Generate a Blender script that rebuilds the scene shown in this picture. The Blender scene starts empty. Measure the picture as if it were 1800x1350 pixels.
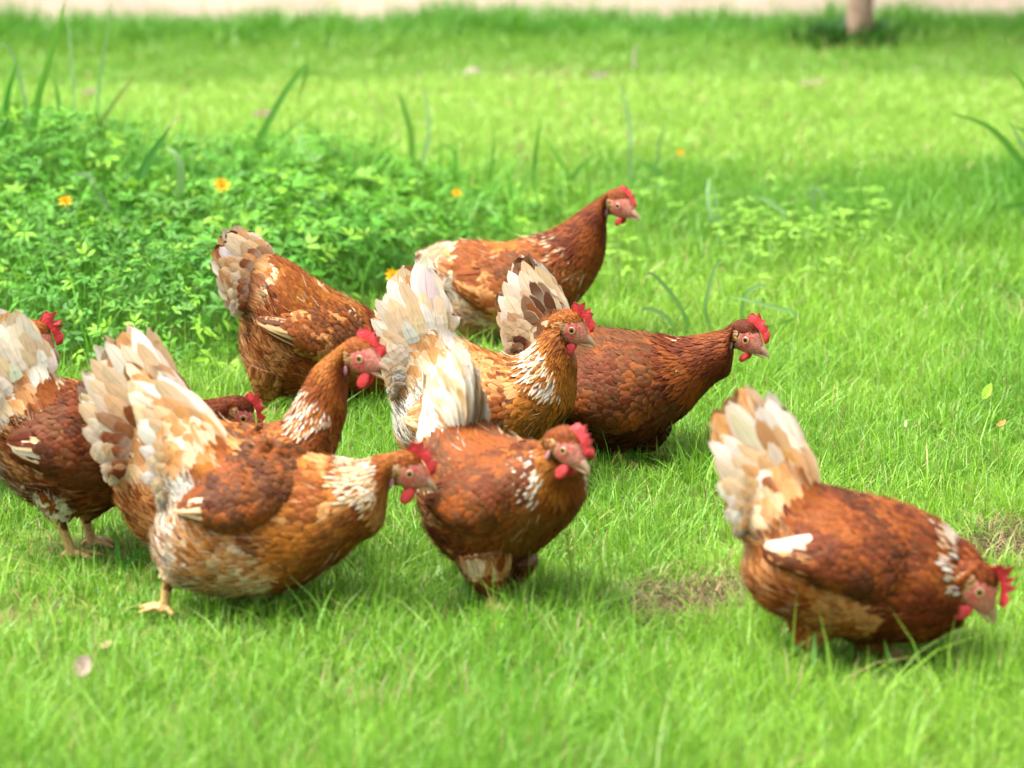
import bpy, math
import numpy as np
from mathutils import Vector
from mathutils.kdtree import KDTree
from mathutils.bvhtree import BVHTree

scene = bpy.context.scene
COL = scene.collection
R = math.radians

# ---------------------------------------------------------------- camera
CAM_H = 1.6
FPX = 6750.0                     # focal length in photo pixels (135 mm on a 36 mm wide frame, 1800 px)
PITCH = math.atan(1555.0 / FPX)
cam_d = bpy.data.cameras.new("camera")
cam = bpy.data.objects.new("camera", cam_d)
COL.objects.link(cam)
cam.location = (0, 0, CAM_H)
cam.rotation_euler = (R(90) - PITCH, 0, 0)
cam_d.sensor_fit = 'HORIZONTAL'
cam_d.sensor_width = 36.0
cam_d.lens = 135.0
cam_d.clip_start = 0.1
cam_d.clip_end = 2000
cam_d.dof.use_dof = True
cam_d.dof.focus_distance = 6.4
cam_d.dof.aperture_fstop = 3.9
scene.camera = cam

# ---------------------------------------------------------------- light
SUN_EL, SUN_AZ = 66.0, -98.0    # azimuth from +Y, clockwise: behind the camera, to the left
world = bpy.data.worlds.new("World")
scene.world = world
world.use_nodes = True
nt = world.node_tree
bg = nt.nodes["Background"]
sky = nt.nodes.new("ShaderNodeTexSky")
sky.sky_type = 'NISHITA'
sky.sun_disc = False
sky.sun_elevation = R(SUN_EL)
sky.sun_rotation = R(SUN_AZ)
sky.dust_density = 6.0
sky.air_density = 1.0
hs_n = nt.nodes.new("ShaderNodeHueSaturation")     # thin white cloud: a paler sky
hs_n.inputs['Saturation'].default_value = 0.03
nt.links.new(sky.outputs[0], hs_n.inputs['Color'])
nt.links.new(hs_n.outputs[0], bg.inputs[0])
bg.inputs[1].default_value = 0.13
sd = bpy.data.lights.new("sun", 'SUN')
sd.energy = 2.3
sd.angle = R(35)
sd.color = (1.0, 0.95, 0.87)
sun = bpy.data.objects.new("sun", sd)
COL.objects.link(sun)
sv = Vector((math.sin(R(SUN_AZ)) * math.cos(R(SUN_EL)), math.cos(R(SUN_AZ)) * math.cos(R(SUN_EL)), math.sin(R(SUN_EL))))
sun.rotation_euler = sv.to_track_quat('Z', 'Y').to_euler()
sun.location = sv * 20
scene.view_settings.view_transform = 'Standard'
scene.view_settings.look = 'None'
scene.view_settings.exposure = 1.9
scene.view_settings.gamma = 1.0
scene.render.engine = 'CYCLES'
scene.cycles.max_bounces = 8
scene.cycles.transparent_max_bounces = 4
scene.cycles.use_denoising = True

# ---------------------------------------------------------------- helpers
CAMP = np.array([0, 0, CAM_H])
CF = np.array([0, math.cos(PITCH), -math.sin(PITCH)])
CU = np.array([0, math.sin(PITCH), math.cos(PITCH)])
CR = np.array([1.0, 0, 0])

def ray(px, py):
    return CF * FPX + CR * (px - 900.0) + CU * (675.0 - py)

def on_ground(px, py, z=0.0):
    d = ray(px, py)
    return CAMP + d * ((z - CAM_H) / d[2])

def on_plane(px, py, p0, n):
    d = ray(px, py)
    return CAMP + d * (np.dot(p0 - CAMP, n) / np.dot(d, n))

def at_depth(px, py, y):
    d = ray(px, py)
    return CAMP + d * (y / d[1])

def unit(v):
    return v / np.maximum(np.linalg.norm(v, axis=-1, keepdims=True), 1e-12)

def catmull(A, per):
    """A (k, m) -> resampled rows"""
    A = np.asarray(A, float)
    k = len(A)
    ext = np.vstack([2 * A[0] - A[1], A, 2 * A[-1] - A[-2]])
    out = []
    for i in range(k - 1):
        p0, p1, p2, p3 = ext[i:i + 4]
        for t in np.arange(per) / per:
            out.append(0.5 * (2 * p1 + (p2 - p0) * t + (2 * p0 - 5 * p1 + 4 * p2 - p3) * t * t + (3 * p1 - p0 - 3 * p2 + p3) * t ** 3))
    out.append(A[-1])
    return np.array(out)

def vnoise(x, y, seed=0):
    """smooth value noise 0..1"""
    xi = np.floor(x).astype(np.int64); yi = np.floor(y).astype(np.int64)
    fx = x - xi; fy = y - yi
    fx = fx * fx * (3 - 2 * fx); fy = fy * fy * (3 - 2 * fy)
    def h(a, b):
        v = (a * 374761393 + b * 668265263 + seed * 974711) & 0x7fffffff
        v = ((v ^ (v >> 13)) * 1274126177) & 0x7fffffff
        return ((v ^ (v >> 16)) & 0xffff) / 65535.0
    return (h(xi, yi) * (1 - fx) + h(xi + 1, yi) * fx) * (1 - fy) + (h(xi, yi + 1) * (1 - fx) + h(xi + 1, yi + 1) * fx) * fy

class Acc:
    """collects vertices, quads, triangles, colours, feather coordinates for ONE mesh"""
    def __init__(self):
        self.v = []; self.q = []; self.t = []; self.c = []; self.f = []; self.nr = []; self.n = 0
    def add(self, v, q=None, t=None, c=None, f=None, nr=None):
        v = np.asarray(v, float).reshape(-1, 3)
        n = len(v)
        if q is not None and len(q): self.q.append(np.asarray(q, np.int64).reshape(-1, 4) + self.n)
        if t is not None and len(t): self.t.append(np.asarray(t, np.int64).reshape(-1, 3) + self.n)
        c = np.asarray((0.5, 0.5, 0.5) if c is None else c, float)
        if c.ndim == 1: c = np.tile(c, (n, 1))
        self.c.append(c.reshape(-1, 3))
        f = np.zeros((n, 3)) if f is None else np.asarray(f, float).reshape(-1, 3)
        self.f.append(f)
        self.nr.append(np.zeros((n, 3)) if nr is None else np.asarray(nr, float).reshape(-1, 3))
        self.v.append(v); self.n += n
    def build(self, name, mat, parent=None, smooth=True):
        v = np.vstack(self.v)
        q = np.vstack(self.q) if self.q else np.zeros((0, 4), np.int64)
        t = np.vstack(self.t) if self.t else np.zeros((0, 3), np.int64)
        me = bpy.data.meshes.new(name)
        me.vertices.add(len(v))
        me.vertices.foreach_set('co', v.astype(np.float32).ravel())
        nl = q.size + t.size
        me.loops.add(nl)
        me.loops.foreach_set('vertex_index', np.concatenate([q.ravel(), t.ravel()]).astype(np.int32))
        me.polygons.add(len(q) + len(t))
        me.polygons.foreach_set('loop_start', np.concatenate([np.arange(len(q)) * 4, q.size + np.arange(len(t)) * 3]).astype(np.int32))
        if smooth:
            me.polygons.foreach_set('use_smooth', np.ones(len(q) + len(t), dtype=bool))
        me.update(calc_edges=True)
        nr = np.vstack(self.nr)
        if np.any(nr):
            me.normals_split_custom_set_from_vertices(nr.tolist())     # feathers take the soft normal of the plumage they lie in
        a = me.attributes.new('col', 'FLOAT_COLOR', 'POINT')
        a.data.foreach_set('color', np.hstack([np.vstack(self.c), np.ones((len(v), 1))]).astype(np.float32).ravel())
        a = me.attributes.new('fuv', 'FLOAT_VECTOR', 'POINT')
        a.data.foreach_set('vector', np.vstack(self.f).astype(np.float32).ravel())
        me.materials.append(mat)
        o = bpy.data.objects.new(name, me)
        COL.objects.link(o)
        if parent is not None:
            o.parent = parent
        return o

def tag(o, label=None, cat=None, group=None, kind=None):
    if label: o['label'] = label
    if cat: o['category'] = cat
    if group: o['group'] = group
    if kind: o['kind'] = kind
    return o

def grid_quads(nu, nv, wrap):
    i = np.arange(nu - 1)[:, None]
    j = np.arange(nv if wrap else nv - 1)[None, :]
    j2 = (j + 1) % nv
    return np.stack(np.broadcast_arrays(i * nv + j, (i + 1) * nv + j, (i + 1) * nv + j2, i * nv + j2), -1).reshape(-1, 4)

def tube(acc, pts, rad, c, nseg=8, cap=True, flat=1.0):
    """tapered tube through pts; flat squeezes it along its second axis"""
    pts = np.asarray(pts, float); rad = np.asarray(rad, float)
    tan = unit(np.gradient(pts, axis=0))
    ref = np.array([0.0, 0, 1]) if abs(tan[0][2]) < 0.8 else np.array([1.0, 0, 0])
    rows = []
    for p, t, r in zip(pts, tan, rad):
        s = unit(np.cross(t, ref)); b = np.cross(s, t)
        a = np.arange(nseg) * 2 * math.pi / nseg
        rows.append(p + r * (np.cos(a)[:, None] * s + flat * np.sin(a)[:, None] * b))
    V = np.vstack(rows)
    n = len(pts)
    q = grid_quads(n, nseg, True)
    tr = []
    if cap:
        V = np.vstack([V, pts[:1], pts[-1:]])
        j = np.arange(nseg)
        tr = np.vstack([np.stack([np.full(nseg, n * nseg), j, (j + 1) % nseg], -1),
                        np.stack([np.full(nseg, n * nseg + 1), (n - 1) * nseg + (j + 1) % nseg, (n - 1) * nseg + j], -1)])
    acc.add(V, q, tr, c)

# ---------------------------------------------------------------- materials
def new_mat(name):
    m = bpy.data.materials.new(name); m.use_nodes = True
    t = m.node_tree
    return m, t, t.nodes["Principled BSDF"], t.nodes["Material Output"]

def attr_mat(name, rough=0.6, spec=0.3, transl=0.0, streak=0.0, sss=0.0, bump=0.0, bscale=400.0, sheen=0.0, speck=0.0):
    m, t, b, out = new_mat(name)
    at = t.nodes.new("ShaderNodeAttribute"); at.attribute_name = 'col'
    colr = at.outputs['Color']
    b.inputs['Roughness'].default_value = rough
    b.inputs['Specular IOR Level'].default_value = spec
    if streak or speck:
        fu = t.nodes.new("ShaderNodeAttribute"); fu.attribute_name = 'fuv'
        mp = t.nodes.new("ShaderNodeMapping"); mp.inputs['Scale'].default_value = (2.2, 5.0, 40.0)
        nz = t.nodes.new("ShaderNodeTexNoise"); nz.inputs['Scale'].default_value = 1.0; nz.inputs['Detail'].default_value = 3.0
        if streak:
            t.links.new(fu.outputs['Vector'], mp.inputs[0]); t.links.new(mp.outputs[0], nz.inputs['Vector'])
        else:
            geo = t.nodes.new("ShaderNodeNewGeometry")
            t.links.new(geo.outputs['Position'], nz.inputs['Vector']); nz.inputs['Scale'].default_value = bscale
        mr = t.nodes.new("ShaderNodeMapRange")
        k = streak or speck
        mr.inputs[1].default_value = 0.25; mr.inputs[2].default_value = 0.75
        mr.inputs[3].default_value = 1 - k; mr.inputs[4].default_value = 1 + k * 0.6
        t.links.new(nz.outputs[0], mr.inputs[0])
        mx = t.nodes.new("ShaderNodeVectorMath"); mx.operation = 'SCALE'
        t.links.new(colr, mx.inputs[0]); t.links.new(mr.outputs[0], mx.inputs['Scale'])
        colr = mx.outputs[0]
    t.links.new(colr, b.inputs['Base Color'])
    if sss:
        b.inputs['Subsurface Weight'].default_value = sss
        b.inputs['Subsurface Radius'].default_value = (0.006, 0.002, 0.001)
        b.inputs['Subsurface Scale'].default_value = 1.0
    if sheen:
        b.inputs['Sheen Weight'].default_value = sheen
        b.inputs['Sheen Roughness'].default_value = 0.4
    if bump:
        geo2 = t.nodes.new("ShaderNodeNewGeometry")
        n2 = t.nodes.new("ShaderNodeTexNoise"); n2.inputs['Scale'].default_value = bscale; n2.inputs['Detail'].default_value = 2.0
        t.links.new(geo2.outputs['Position'], n2.inputs['Vector'])
        bp = t.nodes.new("ShaderNodeBump"); bp.inputs['Strength'].default_value = bump; bp.inputs['Distance'].default_value = 0.002
        t.links.new(n2.outputs[0], bp.inputs['Height']); t.links.new(bp.outputs[0], b.inputs['Normal'])
    if transl:
        tr = t.nodes.new("ShaderNodeBsdfTranslucent")
        t.links.new(colr, tr.inputs['Color'])
        ms = t.nodes.new("ShaderNodeMixShader"); ms.inputs[0].default_value = transl
        t.links.new(b.outputs[0], ms.inputs[1]); t.links.new(tr.outputs[0], ms.inputs[2])
        t.links.new(ms.outputs[0], out.inputs['Surface'])
    return m

M_FEATHER = attr_mat('feather', rough=0.65, spec=0.12, transl=0.05, streak=0.42)
M_QUILL = attr_mat('quill_feather', rough=0.55, spec=0.15, transl=0.28, streak=0.16)
M_SKIN = attr_mat('bird_skin', rough=0.55, spec=0.3, sss=0.12, bump=0.9, bscale=260.0, speck=0.42)
M_COMB = attr_mat('comb_flesh', rough=0.55, spec=0.25, sss=0.25, bump=0.9, bscale=330.0, transl=0.26, speck=0.30)
M_HORN = attr_mat('horn', rough=0.3, spec=0.5, speck=0.2, bscale=300.0)
M_EYE = attr_mat('eye_gloss', rough=0.06, spec=0.6)
M_GRASS = attr_mat('grass_blade', rough=0.42, spec=0.34, transl=0.44)
M_LEAF = attr_mat('leaf', rough=0.52, spec=0.22, transl=0.24, speck=0.2, bscale=120.0)
M_PETAL = attr_mat('petal', rough=0.5, spec=0.2, transl=0.3)
M_DRY = attr_mat('dry_leaf', rough=0.7, spec=0.15, transl=0.1, speck=0.3, bscale=150.0)
M_BARK = attr_mat('bark', rough=0.85, spec=0.1, bump=0.8, bscale=60.0, speck=0.35)
M_STONE = attr_mat('stone', rough=0.8, spec=0.2, bump=0.6, bscale=90.0, speck=0.3)

def noise_mat(name, c1, c2, scale, rough=0.9, bump=0.5):
    m, t, b, out = new_mat(name)
    tc = t.nodes.new("ShaderNodeTexCoord")
    n1 = t.nodes.new("ShaderNodeTexNoise"); n1.inputs['Scale'].default_value = scale; n1.inputs['Detail'].default_value = 6
    t.links.new(tc.outputs['Object'], n1.inputs['Vector'])
    cr = t.nodes.new("ShaderNodeValToRGB")
    cr.color_ramp.elements[0].position = 0.35; cr.color_ramp.elements[0].color = (*c1, 1)
    cr.color_ramp.elements[1].position = 0.65; cr.color_ramp.elements[1].color = (*c2, 1)
    t.links.new(n1.outputs[0], cr.inputs[0]); t.links.new(cr.outputs[0], b.inputs['Base Color'])
    b.inputs['Roughness'].default_value = rough
    b.inputs['Specular IOR Level'].default_value = 0.1
    bp = t.nodes.new("ShaderNodeBump"); bp.inputs['Strength'].default_value = bump; bp.inputs['Distance'].default_value = 0.01
    t.links.new(n1.outputs[0], bp.inputs['Height']); t.links.new(bp.outputs[0], b.inputs['Normal'])
    return m

M_SOIL = noise_mat('turf_soil', (0.075, 0.10, 0.022), (0.13, 0.19, 0.035), 14.0)
M_BARE = noise_mat('bare_soil', (0.030, 0.022, 0.011), (0.085, 0.062, 0.030), 60.0)
M_PATH = noise_mat('pale_sand', (0.175, 0.138, 0.104), (0.225, 0.178, 0.136), 3.0, bump=0.1)

# ---------------------------------------------------------------- the setting
def sheet(name, x0, x1, y0, y1, z, mat):
    a = Acc()
    a.add([(x0, y0, z), (x1, y0, z), (x1, y1, z), (x0, y1, z)], [(0, 1, 2, 3)])
    return tag(a.build(name, mat, smooth=False), kind='structure')

sheet('ground', -400, 400, -400, 400, 0.0, M_SOIL)
PATH_Y = 11.86
def build_path():
    a = Acc()
    xs = np.linspace(-60, 60, 241)
    edge = PATH_Y + 0.10 * (vnoise(xs * 1.3, xs * 0 + 5, 3) - 0.5) + np.clip(xs, -3, 3) * 0.08
    V = np.concatenate([np.stack([xs, edge, np.full_like(xs, 0.004)], -1), np.stack([xs, np.full_like(xs, 17.0), np.full_like(xs, 0.004)], -1)])
    n = len(xs); i = np.arange(n - 1)
    a.add(V, np.stack([i, i + 1, n + i + 1, n + i], -1))
    return tag(a.build('path', M_PATH, smooth=False), kind='structure')
build_path()

# ---- grass blades
BARE = []     # (x, y, rx, ry, strength): worn places in the turf
for (px, py, rx, ry, k) in ((1195, 1075, 0.10, 0.10, .80), (1290, 1058, .07, .08, .76), (1790, 975, 0.07, 0.13, .80), (960, 134, .22, .16, .5), (15, 1090, .10, .08, .5),
                            (1480, 78, 0.09, 0.16, .9), (1780, 545, .05, .06, .7), (640, 1250, .12, .06, .35), (150, 970, .10, .06, .5), (1180, 640, .1, .1, .3)):
    g = on_ground(px, py); BARE.append((g[0], g[1], rx, ry, k))

def bareness(x, y):
    b = np.zeros_like(x)
    wob = 0.6 * (vnoise(x * 25, y * 18, 9) - 0.5)
    for (bx, by, rx, ry, k) in BARE:
        d = np.sqrt(((x - bx) / rx) ** 2 + ((y - by) / ry) ** 2) + wob
        b = np.maximum(b, k * np.clip(1.6 - 1.3 * d, 0, 1))
    return b

def add_blades(acc, x, y, h, w, lean, az, col, twist, ny=4, z0=None, tipc=None):
    n = len(x)
    t = np.linspace(0, 1, ny)
    z0 = np.zeros(n) if z0 is None else z0
    hx, hy = np.cos(az), np.sin(az)
    sx, sy = -np.sin(az + twist), np.cos(az + twist)
    ctr = np.stack([x[:, None] + hx[:, None] * lean[:, None] * h[:, None] * t ** 1.8,
                    y[:, None] + hy[:, None] * lean[:, None] * h[:, None] * t ** 1.8,
                    z0[:, None] + h[:, None] * (t - 0.32 * np.clip(lean, 0, 1.6)[:, None] * t ** 2.4)], -1)
    prof = (1 - t ** 1.6) * (0.75 + 0.5 * np.sin(math.pi * t))
    side = np.stack([sx, sy, np.zeros(n)], -1)[:, None, :] * (w[:, None] * prof)[:, :, None] * 0.5
    L = ctr[:, :-1] - side[:, :-1]; Rr = ctr[:, :-1] + side[:, :-1]
    V = np.concatenate([np.stack([L, Rr], 2).reshape(n, -1, 3), ctr[:, -1:]], 1)
    m = 2 * (ny - 1) + 1
    base = (np.arange(n) * m)[:, None]
    qq = []
    for j in range(ny - 2):
        qq.append(np.concatenate([base + 2 * j, base + 2 * j + 1, base + 2 * j + 3, base + 2 * j + 2], 1))
    tt = np.concatenate([base + m - 3, base + m - 2, base + m - 1], 1)
    if tipc is None:
        c = np.repeat(col[:, None, :], m, 1)
    else:
        k = np.concatenate([np.repeat(t[:-1], 2), [1.0]])[None, :, None]
        c = col[:, None, :] * (1 - k) + tipc[:, None, :] * k
    acc.add(V, np.vstack(qq), tt, c.reshape(-1, 3))

G_MID = np.array([0.150, 0.345, 0.021]); G_YEL = np.array([0.240, 0.410, 0.040]); G_DARK = np.array([0.045, 0.185, 0.013])
G_PALE = np.array([0.260, 0.370, 0.100]); G_STRAW = np.array([0.42, 0.31, 0.15]); G_BROWN = np.array([0.20, 0.13, 0.07])

def lawn(seed, y0, y1, dens, hmean, wmean, acc):
    r = np.random.default_rng(seed)
    half = lambda y: 0.1335 * y * 1.3 + 0.12
    area = (half(y0) + half(y1)) * (y1 - y0)
    n = int(area * dens)
    y = r.uniform(y0, y1, n); x = r.uniform(-1, 1, n) * half(y1)
    keep = (np.abs(x) < half(y)) & (y < PATH_Y + .03 + .08 * x + .10 * (vnoise(x * 1.3, x * 0 + 5, 3) - .5) + r.normal(0, .02, len(x))); x = x[keep]; y = y[keep]
    bare = bareness(x, y)
    tuft = vnoise(x * 9, y * 7, 1) * 0.6 + vnoise(x * 24, y * 18, 2) * 0.4
    keep = r.random(len(x)) < (1 - 0.93 * bare) * (0.55 + 0.75 * tuft)
    x, y, bare, tuft = x[keep], y[keep], bare[keep], tuft[keep]
    # pull the blades into small clumps
    n = len(x)
    cs = 0.016
    jx = np.floor(x / cs); jy = np.floor(y / cs)
    hx = vnoise(jx * 7.3 + 0.5, jy * 3.1 + 0.5, 11) - 0.5; hy = vnoise(jx * 5.7 + 0.5, jy * 9.1 + 0.5, 12) - 0.5
    cx = (jx + 0.5 + hx * 0.9) * cs; cy = (jy + 0.5 + hy * 0.9) * cs
    k = r.uniform(0.0, 0.75, n)
    x = x * (1 - k) + cx * k; y = y * (1 - k) + cy * k
    big = vnoise(x * 1.7 + 3, y * 1.1, 4); big2 = vnoise(x * 4.1, y * 2.6 + 7, 5)
    h = hmean(x, y) * (0.55 + 0.75 * tuft) * r.uniform(0.45, 1.35, n) * (1 + .75 * (r.random(n) < .04)) * (1 - 0.6 * bare)
    w = wmean * r.uniform(0.6, 1.35, n)
    az = r.uniform(0, 2 * math.pi, n)
    lean = np.abs(r.normal(0.55, 0.55, n)) + 0.9 * bare * r.random(n)
    u = np.clip(0.15 + 0.8 * (big * 0.6 + big2 * 0.4) + r.normal(0, 0.22, n), 0, 1)[:, None]
    c = G_MID * (1 - u) + G_YEL * u
    dk = (r.random(n) < 0.22 + 0.35 * (big < 0.45) + .25 * (big2 < .3))[:, None]
    c = np.where(dk, G_DARK * 0.5 + c * 0.5, c)
    pl = (r.random(n) < 0.05)[:, None]; c = np.where(pl, G_PALE, c)
    st = (r.random(n) < 0.025 + 0.6 * bare)[:, None]
    c = np.where(st, np.where(r.random(n)[:, None] < 0.6, G_STRAW, G_BROWN), c)
    # the mown far lawn is coloured paler and yellower; the longer grass before it has tree shade put into its colour, and darker long grass lines its far edge
    far = np.clip((y - 9.15) / 0.5, 0, 1) * np.clip((11.75 + x * 0.05 - y) / 0.35, 0, 1)
    far = (far * (0.65 + 0.5 * big))[:, None].clip(0, 1)
    c = c * (1 - far) + np.where(st, c, np.array([0.270, 0.440, 0.066])) * far
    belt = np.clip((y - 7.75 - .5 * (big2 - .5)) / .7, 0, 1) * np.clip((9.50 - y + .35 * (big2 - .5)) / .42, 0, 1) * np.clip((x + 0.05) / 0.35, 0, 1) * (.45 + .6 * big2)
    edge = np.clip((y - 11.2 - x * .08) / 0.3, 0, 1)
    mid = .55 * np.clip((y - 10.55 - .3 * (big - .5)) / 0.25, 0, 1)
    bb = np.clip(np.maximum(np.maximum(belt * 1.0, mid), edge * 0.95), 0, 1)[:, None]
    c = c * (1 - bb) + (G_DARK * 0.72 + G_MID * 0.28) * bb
    amp = 0.22 - 0.18 * np.clip((y - 8.8) / .8, 0, 1)
    c = c * (1 + amp * r.uniform(-1, 1, n))[:, None]
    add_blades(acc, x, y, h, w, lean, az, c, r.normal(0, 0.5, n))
    # straw and dead thatch lying flat
    m = int(n * 0.03)
    idx = r.integers(0, n, m)
    bb = bareness(x[idx], y[idx])
    kp = r.random(m) < 0.35 + bb
    idx = idx[kp]; m = len(idx)
    add_blades(acc, x[idx], y[idx], r.uniform(0.02, 0.05, m), np.full(m, wmean * 0.9), r.uniform(1.6, 3.0, m), r.uniform(0, 6.28, m),
               np.where(r.random(m)[:, None] < 0.6, G_STRAW, G_BROWN) * r.uniform(0.7, 1.2, m)[:, None], r.normal(0, 0.5, m), z0=r.uniform(0.002, 0.012, m))

SHORT = [on_ground(*q)[:2] for q in ((130, 1000), (70, 1010), (200, 1000), (280, 1100), (240, 1090), (462, 735), (520, 740), (822, 618), (890, 618), (850, 1075), (1140, 830), (1440, 1185), (1560, 1180), (1500, 1185))]
def trodden(x, y):
    f = np.ones_like(x)
    for gx, gy in SHORT:
        f = np.minimum(f, .58 + .42 * np.clip((np.hypot((x - gx) / .06, (y - gy) / .14) - .5) / .8, 0, 1))
    return f * (1 - .3 * np.clip((-.25 - x) / .25, 0, 1) * np.clip((6.2 - y) / .5, 0, 1) * np.clip((y - 5.0) / .2, 0, 1))
def h_near(x, y):
    b = vnoise(x * 3.0, y * 2.2, 21)
    return trodden(x, y) * ( 0.040 + 0.030 * b + 0.034 * np.clip((5.5 - y) / 0.8, 0, 1))
def h_mid(x, y):
    return trodden(x, y) * (0.034 + 0.03 * vnoise(x * 3.0, y * 2.2, 21) + 0.03 * np.clip((x - 0.5) / 0.5, 0, 1) * np.clip((y - 7.6) / 0.6, 0, 1) * np.clip((9.0 - y) / 0.5, 0, 1))
def h_far(x, y):
    return 0.030 + 0.015 * vnoise(x * 2, y * 1.5, 22) + np.clip((y - 11.2 - x * .08) / 0.35, 0, 1) * 0.05 * (0.5 + vnoise(x * 4, y * 3, 23))

ga = Acc()
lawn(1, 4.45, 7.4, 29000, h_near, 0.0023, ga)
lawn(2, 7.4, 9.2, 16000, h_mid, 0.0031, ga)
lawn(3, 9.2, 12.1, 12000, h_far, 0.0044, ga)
tag(ga.build('grass', M_GRASS), 'short bright green lawn grass covering the whole field', 'grass', kind='stuff')

# soil showing through in the worn places
def soil_patch(b, z):
    a = Acc()
    n = 40
    ang = np.arange(n) * 2 * math.pi / n
    rr = 0.85 + 0.35 * vnoise(np.cos(ang) * 2 + 9 + b[0] * 7, np.sin(ang) * 2 + b[1] * 5, 31)
    V = np.stack([b[0] + np.cos(ang) * b[2] * rr, b[1] + np.sin(ang) * b[3] * rr, np.full(n, z)], -1)
    V = np.vstack([V, [[b[0], b[1], z]]])
    j = np.arange(n)
    a.add(V, None, np.stack([j, (j + 1) % n, np.full(n, n)], -1))
    tag(a.build('soil', M_BARE, smooth=False), kind='structure')
for i_, b in enumerate(BARE):
    if b[4] > .75: soil_patch(b, 0.004 + 0.001 * i_)
def thatch():
    r = np.random.default_rng(77); a = Acc()
    for b in BARE:
        if b[4] < .75: continue
        m = int(26000 * b[2] * b[3]) + 120
        rr = np.sqrt(r.random(m)) * 1.25; an = r.uniform(0, 6.28, m)
        u = r.random(m)[:, None]
        c = np.where(u < .35, G_STRAW * .6, np.where(u < .75, G_BROWN * .8, np.array([.06, .045, .025]))) * r.uniform(.6, 1.3, m)[:, None]
        add_blades(a, b[0] + np.cos(an) * rr * b[2], b[1] + np.sin(an) * rr * b[3], r.uniform(.015, .05, m), r.uniform(.0015, .0028, m), r.uniform(.7, 2.6, m), r.uniform(0, 6.28, m), c, r.normal(0, .5, m), z0=r.uniform(.002, .014, m))
    tag(a.build('dead_grass', M_DRY), 'brown dead grass matted over the worn hollows', 'dead grass', kind='stuff')
thatch()

# ---- leafy bank of ground cover on the left
def leaflet_template():
    # five rows of three: a folded elliptical leaflet along +x, length 1
    t = np.array([0.0, 0.22, 0.5, 0.78, 1.0]); w = np.array([0.04, 0.27, 0.35, 0.22, 0.01]) * 0.5
    P = []
    for a, b in zip(t, w):
        P += [(a, -b, 0.10 * b * 2), (a, 0, 0), (a, b, 0.10 * b * 2)]
    P = np.array(P); P[:, 2] += -0.22 * (P[:, 0] - 0.3) ** 2
    return P, grid_quads(5, 3, False)
LT, LQ = leaflet_template()

def place_leaflets(acc, pos, d, nrm, size, col):
    n = len(pos)
    d = unit(d); s = unit(np.cross(nrm, d)); u = np.cross(d, s)
    V = pos[:, None] + size[:, None, None] * (LT[None, :, :1] * d[:, None] + LT[None, :, 1:2] * s[:, None] + LT[None, :, 2:] * u[:, None])
    q = (LQ[None] + (np.arange(n) * len(LT))[:, None, None]).reshape(-1, 4)
    acc.add(V.reshape(-1, 3), q, None, np.repeat(col[:, None], len(LT), 1).reshape(-1, 3))

def bank_height(x, y):
    front = 6.98 + 0.12 * (vnoise(x * 3, x * 0, 41) - .5) + np.clip(x + 0.55, 0, 2) * 2.3      # front edge swings back to the right
    back = 9.25 - np.clip(x + 0.9, 0, 2) * 0.05
    a = np.clip((y - front) / 0.09, 0, 1) ** 0.45 * np.clip((back - y) / 0.5, 0, 1)
    h = 0.12 + 0.075 * vnoise(x * 4.5, y * 3.5, 42) + 0.10 * np.clip((-0.72 - x) / 0.3, 0, 1) * np.clip((y - 7.7) / 0.6, 0, 1)
    h = h * np.clip((0.10 - x) / 0.55, 0.12, 1) * (0.75 + .5 * vnoise(x * 2.2, y * 1.7, 47))
    return a * h

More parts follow.
